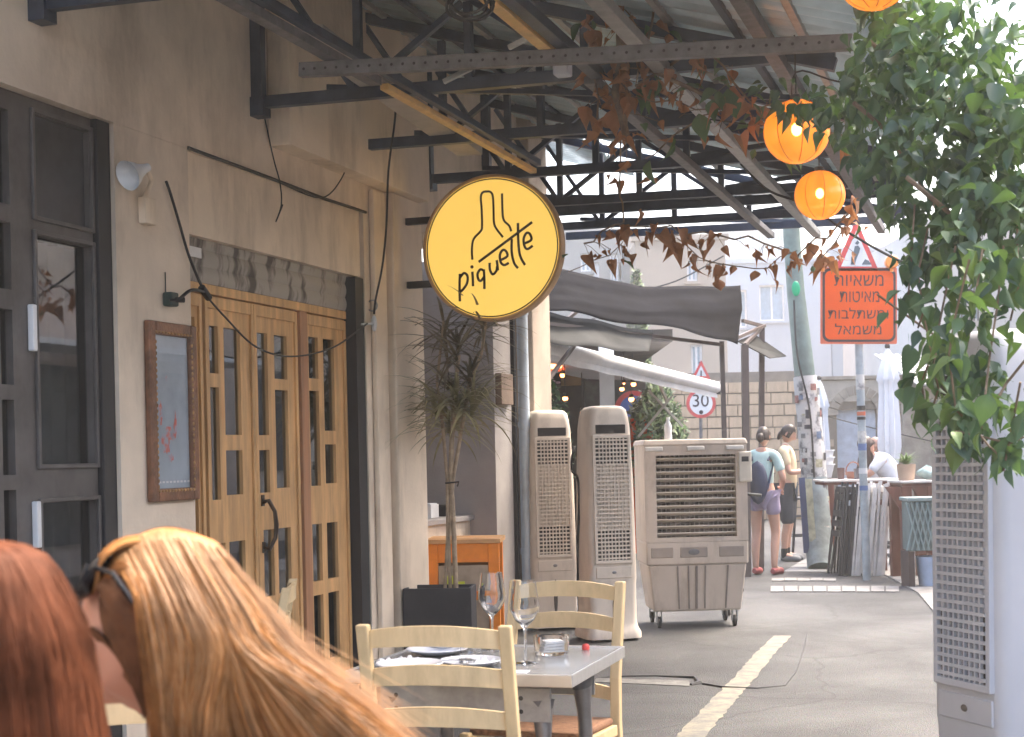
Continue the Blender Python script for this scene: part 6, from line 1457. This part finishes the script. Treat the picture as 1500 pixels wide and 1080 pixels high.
ed=E('pelvis-waist','waist-chest','chest-neckb','neckb-neck','neckb-shL','neckb-shR','shL-elL','elL-wrL','shR-elR','elR-wrR','pelvis-hipL','pelvis-hipR','hipL-knL','hipR-knR','knL-anL','knR-anR','anL-toL','anR-toR')
HM=Matrix.Translation((0,-.37,1.40))@Matrix.Rotation(R(45),4,'X'); hb=MB()
for s_,th in (('L',1),('R',-1)): hand_verts(hb,J['wr'+s_][0],Vector(J['wr'+s_][0])-Vector(J['el'+s_][0]),(0,0,-1),1,.4,th)
merge(T,'body',skin,[skinmesh(J,ed),head_verts(HM,28,20),(hb.v,hb.f)])
wtop=mat('white_top',(.66,.68,.72),.85,bump=.3,bscale=12)
merge(T,'top',wtop,[skinmesh({'w':((0,.0,.80),.145),'waist':((0,-.05,.98),.135),'chest':((0,-.15,1.15),.15),'neckb':((0,-.24,1.265),.08),'shL':((-.17,-.2,1.24),.075),'shR':((.17,-.2,1.24),.075),'eL':((-.23,-.32,1.09),.06),'eR':((.23,-.32,1.09),.06)},E('w-waist','waist-chest','chest-neckb','neckb-shL','neckb-shR','shL-eL','shR-eR'))])
merge(T,'trousers',mat('trousers_dark',(.03,.03,.045),.8),[skinmesh({'p':((0,0,.83),.135),'hL':((-.10,-.04,.82),.105),'hR':((.10,-.04,.82),.105),'kL':((-.12,-.42,.78),.075),'kR':((.12,-.42,.78),.075),'aL':((-.12,-.31,.42),.058),'aR':((.12,-.31,.42),.058)},E('p-hL','p-hR','hL-kL','hR-kR','kL-aL','kR-aR'))])
def strands(T,name,m,fn,n,r0=.0016,seg=9,seed=1,tri=3):
    rh=random.Random(seed); mb=MB()
    for i in range(n):
        pts=fn(rh,seg); P_=[Vector(p) for p in pts]; N=len(P_)
        rr_=[r0*(.8+.4*rh.random())*(1 if k<N-3 else (N-1-k+.35)/3.2) for k in range(N)]
        mb.tube(P_,rr_,tri,cap=False)
    return mb.part(name,m,T)
def cat_(P_,seg):
    out=[];P_=[Vector(p) for p in P_]; nseg=len(P_)-1
    for i in range(nseg):
        p0=P_[max(0,i-1)];p1=P_[i];p2=P_[i+1];p3=P_[min(nseg,i+2)]; k_=max(2,seg//nseg)
        for k in range(k_):
            t=k/k_; out.append(.5*((2*p1)+(p2-p0)*t+(2*p0-5*p1+4*p2-p3)*t*t+(3*p1-p0-3*p2+p3)*t**3))
    out.append(P_[-1]); return out
hairbr=mat('hair_brown',(.05,.022,.015),.45,nscale=20,var=.35)
haircap(T,HM,hairbr)
def fh(rh,seg):
    a=rh.uniform(-2.2,2.2); x=.09*math.sin(a); y=.10*math.cos(a)
    p0=HM@Vector((x*.3,y*.3+.02,.122)); p1=HM@Vector((x*1.05,y*1.05,.03)); p2=p1+Vector((x*.2,-.02+y*.2,-.14)); p3=p2+Vector((rh.gauss(0,.02)+x*.1,rh.gauss(0,.02),-.20*rh.uniform(.6,1.1)))
    return cat_([p0,p1,p2,p3],9)
strands(T,'hair_length',hairbr,fh,700,.004,seed=3)
# bald person behind
g=G(1283,826); c=Vector((D(1280,650,21).x,21,0))
T,HM,J=standing('person','bald person mostly hidden behind the woman in white','' or c,1.52,R(20),{'L':((-.25,.0,1.14),(-.2,-.2,1.04)),'R':((.25,.0,1.14),(.2,-.2,1.04))},mat('shirt_pale',(.5,.46,.44),.85),navyc,black,headtilt=10)
# ================================================================ foreground women
gold=mat('hair_blonde_red',(.29,.130,.044),.52,nscale=14,var=.35,spec=.07); gold2=mat('hair_ginger',(.19,.072,.022),.55,nscale=14,var=.35,spec=.07); gold3=mat('hair_pale_gold',(.38,.195,.075),.5,nscale=14,var=.2,spec=.6)
redh=mat('hair_red',(.034,.010,.007),.52,nscale=14,var=.35,spec=.07); redh2=mat('hair_copper',(.10,.034,.016),.52,nscale=14,var=.35,spec=.07); redd=mat('hair_red_dark',(.018,.005,.004),.55,nscale=14,var=.3)
Y1=1.80; C1=D(222,925,Y1); S1=Y1/F_PX
T=new_thing_local('person','woman with long straight strawberry-blonde hair bending forward, sunglasses pushed up on her head','person',Vector((C1.x,C1.y,0)))
T.org=Vector((0,0,0))
def q(px,py,dy=0.): # offset of a pixel from the head centre at depth Y1, local coordinates
    p=D(px,py,Y1+dy); return Vector((p.x-C1.x,dy,p.z))
HM=Matrix.Translation((.010,0,C1.z-.004))@Matrix.Rotation(R(-98),4,'Z')@Matrix.Rotation(R(30),4,'X')@Matrix.Scale(.93,4)
J={'pelvis':((.42,.10,.50),.14),'waist':((.40,.10,.70),.12),'chest':((.25,.06,.90),.13),'neckb':((.13,.03,1.05),.06),'neck':((.06,.02,1.12),.052),
   'shL':((.16,-.15,1.01),.055),'shR':((.18,.22,1.01),.055),'elL':((.12,-.22,.76),.045),'elR':((.12,.30,.76),.045),'wrL':((-.12,-.12,.72),.03),'wrR':((-.12,.22,.72),.03),
   'hipL':((.38,.0,.50),.10),'hipR':((.38,.22,.50),.10),'knL':((-.05,.0,.50),.065),'knR':((-.05,.22,.50),.065),'anL':((.02,.0,.08),.045),'anR':((.02,.22,.08),.045),'toL':((-.12,.0,.04),.035),'toR':((-.12,.22,.04),.035)}
hb=MB()
for s_,th in (('L',1),('R',-1)): hand_verts(hb,J['wr'+s_][0],Vector(J['wr'+s_][0])-Vector(J['el'+s_][0]),(0,0,-1),1,.4,th)
fair=mat('skin_fair',(.42,.215,.15),.5,nscale=6,var=.05); fair.node_tree.nodes['Principled BSDF'].inputs['Subsurface Weight'].default_value=.1
bo=merge(T,'body',fair,[skinmesh(J,ed),head_verts(HM,48,36),(hb.v,hb.f)])
tank=mat('tank_blue',(.26,.33,.42),.85,bump=.3,bscale=25)
merge(T,'tank_top',tank,[skinmesh({'p':((.42,.10,.52),.155),'w':((.40,.10,.70),.135),'c':((.26,.06,.87),.14),'u':((.21,.05,.95),.10)},E('p-w','w-c','c-u'))])
for dy in (-.09,.21):
    mb=MB(); mb.tube([(.11,dy*.9,.96),(.13,dy,1.05),(.19,dy,1.075),(.26,dy,1.0)],.012,8); mb.part('strap',tank,T)
merge(T,'jeans',mat('denim',(.08,.11,.18),.85),[skinmesh({'p':((.42,.10,.50),.15),'hL':((.38,.0,.50),.115),'hR':((.38,.22,.50),.115),'kL':((-.05,.0,.50),.08),'kR':((-.05,.22,.50),.08),'aL':((.02,.0,.12),.06),'aR':((.02,.22,.12),.06)},E('p-hL','p-hR','hL-kL','hR-kR','kL-aL','kR-aR'))])
# base shell under the strands so nothing shows through
def prof(u,side):
    """hair guide: u 0 = front edge, 1 = back silhouette; side -1 camera, +1 far side"""
    def L(a,b,k=u): return a+(b-a)*k
    w_=max(0,min(1,(u-.52)/.16)); w_=w_*w_*(3-2*w_)   # the back part is swept over the shoulder
    P0=q(L(168,305),L(806,790)-24*math.sin(math.pi*u),side*.012)
    top=q(L(168,322),L(820,802)-22*math.sin(math.pi*u),side*.055)
    P1=q(L(196,386),L(872,884),side*(.098-.045*u**3))
    P2=q(L(210,436),L(960,950),side*(.108-.06*u**3))
    P3=q(L(228,370)*(1-w_)+L(330,515)*w_,L(1060,1085)*(1-w_)+L(1000,1022)*w_,side*(.105-.07*u**3))
    P4=q(L(243,400)*(1-w_)+L(430,605)*w_,L(1200,1260)*(1-w_)+L(1075,1105)*w_,side*(.10-.075*u**3))
    return [P0,top,P1,P2,P3,P4]
for side,nm in ((-1,'hair_base'),(1,'hair_base')):
    def fb(u,v):
        g_=cat_(prof(u,side),30); p=g_[min(len(g_)-1,int(v*(len(g_)-1)))].copy(); c_=Vector((.03,0,p.z)); return p+ (c_-p)*.05
    mb=MB(); mb.grid(fb,30,24); mb.part(nm,gold2,T)
def mk(side,u0,u1,off,jit):
    def f(rh,seg):
        u=rh.uniform(u0,u1)**1.0; g_=prof(u,side); lk=math.sin(u*31)*.0035+math.sin(u*83+1)*.0018+math.sin(u*190)*.0008
        out=[]
        ex=Vector((rh.gauss(0,1),rh.gauss(0,1),rh.gauss(0,1)))
        for i,p in enumerate(g_):
            k=i/5; out.append(p+Vector((lk*k*1.2,side*(off+lk*.8*k+rh.uniform(0,.006)),0))+ex*jit*k*k*3)
        return cat_(out,15)
    return f
strands(T,'hair',gold,mk(-1,0,1,.002,.0018),6500,.00062,15,1)
strands(T,'hair',gold2,mk(-1,0,1,-.002,.002),3000,.0007,15,2)
strands(T,'hair',gold3,mk(-1,0.05,1,.003,.002),2200,.0005,15,3)
strands(T,'hair',gold3,mk(-1,0.93,1.03,.001,.006),260,.0004,15,4)
strands(T,'hair',gold,mk(1,0,1,-.004,.003),1200,.0014,15,5)
# hair combed back from the brow under the sunglasses
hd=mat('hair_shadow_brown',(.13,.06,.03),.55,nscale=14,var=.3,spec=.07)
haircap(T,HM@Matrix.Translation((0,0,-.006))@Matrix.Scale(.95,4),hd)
def fs_(rh,seg):
    y=rh.uniform(-.075,.075); k=math.sqrt(max(0,1-(y/.10)**2)); e=rh.uniform(0,1)
    a_=q(132+14*(1-k)+10*e,872-20*e,y*.9); b_=q(144+12*(1-k),822+14*(1-k)-8*e,y); c_=q(184,792+26*(1-k)-6*e,y*.85); d_=q(228+24*rh.random(),784+30*(1-k),y*.55)
    return cat_([a_,b_,c_,d_],10)
strands(T,'swept_back_hair',gold,fs_,2600,.0008,10,8)
def fs2(rh,seg):
    e=rh.uniform(0,1); f_=rh.uniform(-6,6)
    return cat_([q(140+14*e,866-40*e,-.050+.035*e),q(160+16*e,842-26*e+f_,-.078+.03*e),q(192+18*e,836-16*e+f_,-.080+.03*e),q(232+20*e,862-20*e+f_,-.055+.02*e)],12)
strands(T,'swept_side_hair',gold2,fs2,2200,.0008,12,12); strands(T,'swept_side_hair',gold,fs2,900,.0007,12,13)
# short temple hair, recess shade put into its darker colour
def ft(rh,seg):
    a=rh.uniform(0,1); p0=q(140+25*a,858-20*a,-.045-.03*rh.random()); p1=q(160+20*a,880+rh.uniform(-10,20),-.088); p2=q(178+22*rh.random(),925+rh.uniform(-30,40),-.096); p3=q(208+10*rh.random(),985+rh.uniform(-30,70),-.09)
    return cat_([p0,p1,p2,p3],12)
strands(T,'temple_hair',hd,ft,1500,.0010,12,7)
# sunglasses
SGm=mat('sunglass_lens',(.010,.010,.012),.25,spec=.3)
mb=MB()
for dy in (-.045,.035):
    c=q(136,846,dy); mb.ell((0,0,0),(.011,.030,.032),16,10,M=Matrix.Translation(c)@Matrix.Rotation(R(35),4,'Y'))
mb.tube([q(126,852,-.02),q(122,848,-.005),q(126,852,.01)],.003,8)
mb.tube([q(140,832,-.072),q(165,840,-.100),q(185,868,-.106),q(196,885,-.106)],.0032,8)
mb.tube([q(140,832,.062),q(170,840,.095),q(196,875,.102)],.0032,8)
mb.tube([q(128,826,-.07),q(120,846,-.075),q(128,868,-.07)],.0028,8); mb.solo('sunglasses','black sunglasses pushed up on the blonde woman\'s head','sunglasses',SGm,org=(0,0,0)).matrix_world=Matrix.Translation((C1.x,C1.y,0))
# second woman
Y2=1.42; C2=D(-42,985,Y2)
T=new_thing_local('person','woman with straight red hair, cut off by the left edge of the photo','person',Vector((C2.x,C2.y,0)))
HM=Matrix.Translation((0,0,C2.z))@Matrix.Rotation(R(165),4,'Z')@Matrix.Rotation(R(12),4,'X')
z0=C2.z
J2={'pelvis':((0,-.10,.48),.14),'waist':((0,-.08,.66),.12),'chest':((0,-.02,z0-.36),.14),'neckb':((0,-.02,z0-.20),.06),'neck':((0,0,z0-.12),.052),'shL':((-.18,-.02,z0-.26),.05),'shR':((.15,-.02,z0-.29),.05),'elL':((-.24,.12,z0-.48),.043),'elR':((.20,.12,z0-.48),.043),'wrL':((-.1,.34,z0-.50),.028),'wrR':((.1,.34,z0-.50),.028),
 'hipL':((-.10,-.06,.48),.10),'hipR':((.10,-.06,.48),.10),'knL':((-.12,.36,.49),.065),'knR':((.12,.36,.49),.065),'anL':((-.12,.30,.08),.045),'anR':((.12,.30,.08),.045),'toL':((-.12,.43,.04),.035),'toR':((.12,.43,.04),.035)}
hb=MB()
for s_,th in (('L',1),('R',-1)): hand_verts(hb,J2['wr'+s_][0],Vector(J2['wr'+s_][0])-Vector(J2['el'+s_][0]),(0,0,-1),1,.4,th)
merge(T,'body',fair,[skinmesh(J2,ed),head_verts(HM,32,24),(hb.v,hb.f)])
merge(T,'shirt',mat('shirt_black',(.03,.03,.035),.85),[skinmesh({'p':((0,-.10,.46),.155),'w':((0,-.08,.66),.135),'c':((0,-.02,z0-.37),.155),'n':((0,-.02,z0-.235),.08),'shL':((-.17,-.02,z0-.25),.07),'shR':((.16,-.02,z0-.27),.07)},E('p-w','w-c','c-n','n-shL','n-shR'))])
merge(T,'jeans',MC['denim'],[skinmesh({'p':((0,-.10,.48),.15),'hL':((-.10,-.06,.48),.115),'hR':((.10,-.06,.48),.115),'kL':((-.12,.36,.49),.08),'kR':((.12,.36,.49),.08),'aL':((-.12,.30,.12),.06),'aR':((.12,.30,.12),.06)},E('p-hL','p-hR','hL-kL','hR-kR','kL-aL','kR-aR'))])
def g2(a):
    # guide around the head at angle a (0 = right/+x, -pi/2 = camera side)
    cx_,sy=math.cos(a),math.sin(a)
    return [Vector((.01*cx_,.02*sy,z0+.122)),Vector((.06*cx_,.07*sy,z0+.106)),Vector((.093*cx_,.108*sy,z0+.04)),Vector((.104*cx_+.0,.112*sy-.0,z0-.03)),Vector((.114*cx_+.0,.118*sy-.01,z0-.12)),Vector((.122*cx_+.0,.12*sy-.02,z0-.24)),Vector((.125*cx_+.0,.115*sy-.03,z0-.36))]
def fb(u,v):
    g_=cat_(g2(-math.pi*1.25+u*math.pi*1.5),30); p=g_[min(len(g_)-1,int(v*(len(g_)-1)))]; return Vector((p.x*.95,p.y*.95,p.z-.003))
mb=MB(); mb.grid(fb,40,28); mb.part('hair_base',redd,T)
def mk2(off,jit,a0=-math.pi*1.25,a1=math.pi*.25):
    def f(rh,seg):
        a=rh.uniform(a0,a1); g_=g2(a); lk=math.sin(a*19)*.0035+math.sin(a*53)*.0018+math.sin(a*120)*.0008; ex=Vector((rh.gauss(0,1),rh.gauss(0,1),0)); d=Vector((math.cos(a),math.sin(a),0)); out=[]
        for i,p in enumerate(g_): k=i/6; out.append(p+d*(off+lk*k+rh.uniform(0,.005))+ex*jit*k*k*3)
        return cat_(out,18)
    return f
strands(T,'hair',redh,mk2(0,.002),6000,.0006,14,11); strands(T,'hair',redh2,mk2(.002,.003,-1.15,.8),3200,.0005,14,12); strands(T,'hair',redd,mk2(.001,.003,-2.9,-1.25),2600,.0006,14,13)
# ================================================================ air
hm=bpy.data.materials.new('haze'); hm.use_nodes=True; n=hm.node_tree.nodes; n.remove(n['Principled BSDF']); v=n.new('ShaderNodeVolumePrincipled')
v.inputs['Color'].default_value=(1,.96,.90,1); v.inputs['Density'].default_value=.0028; v.inputs['Anisotropy'].default_value=.3
hm.node_tree.links.new(v.outputs[0],n['Material Output'].inputs['Volume'])
mb=MB(); mb.box(-75,85,-55,135,-1,17); o=mb.solo('haze',None,None,hm,kind='stuff')
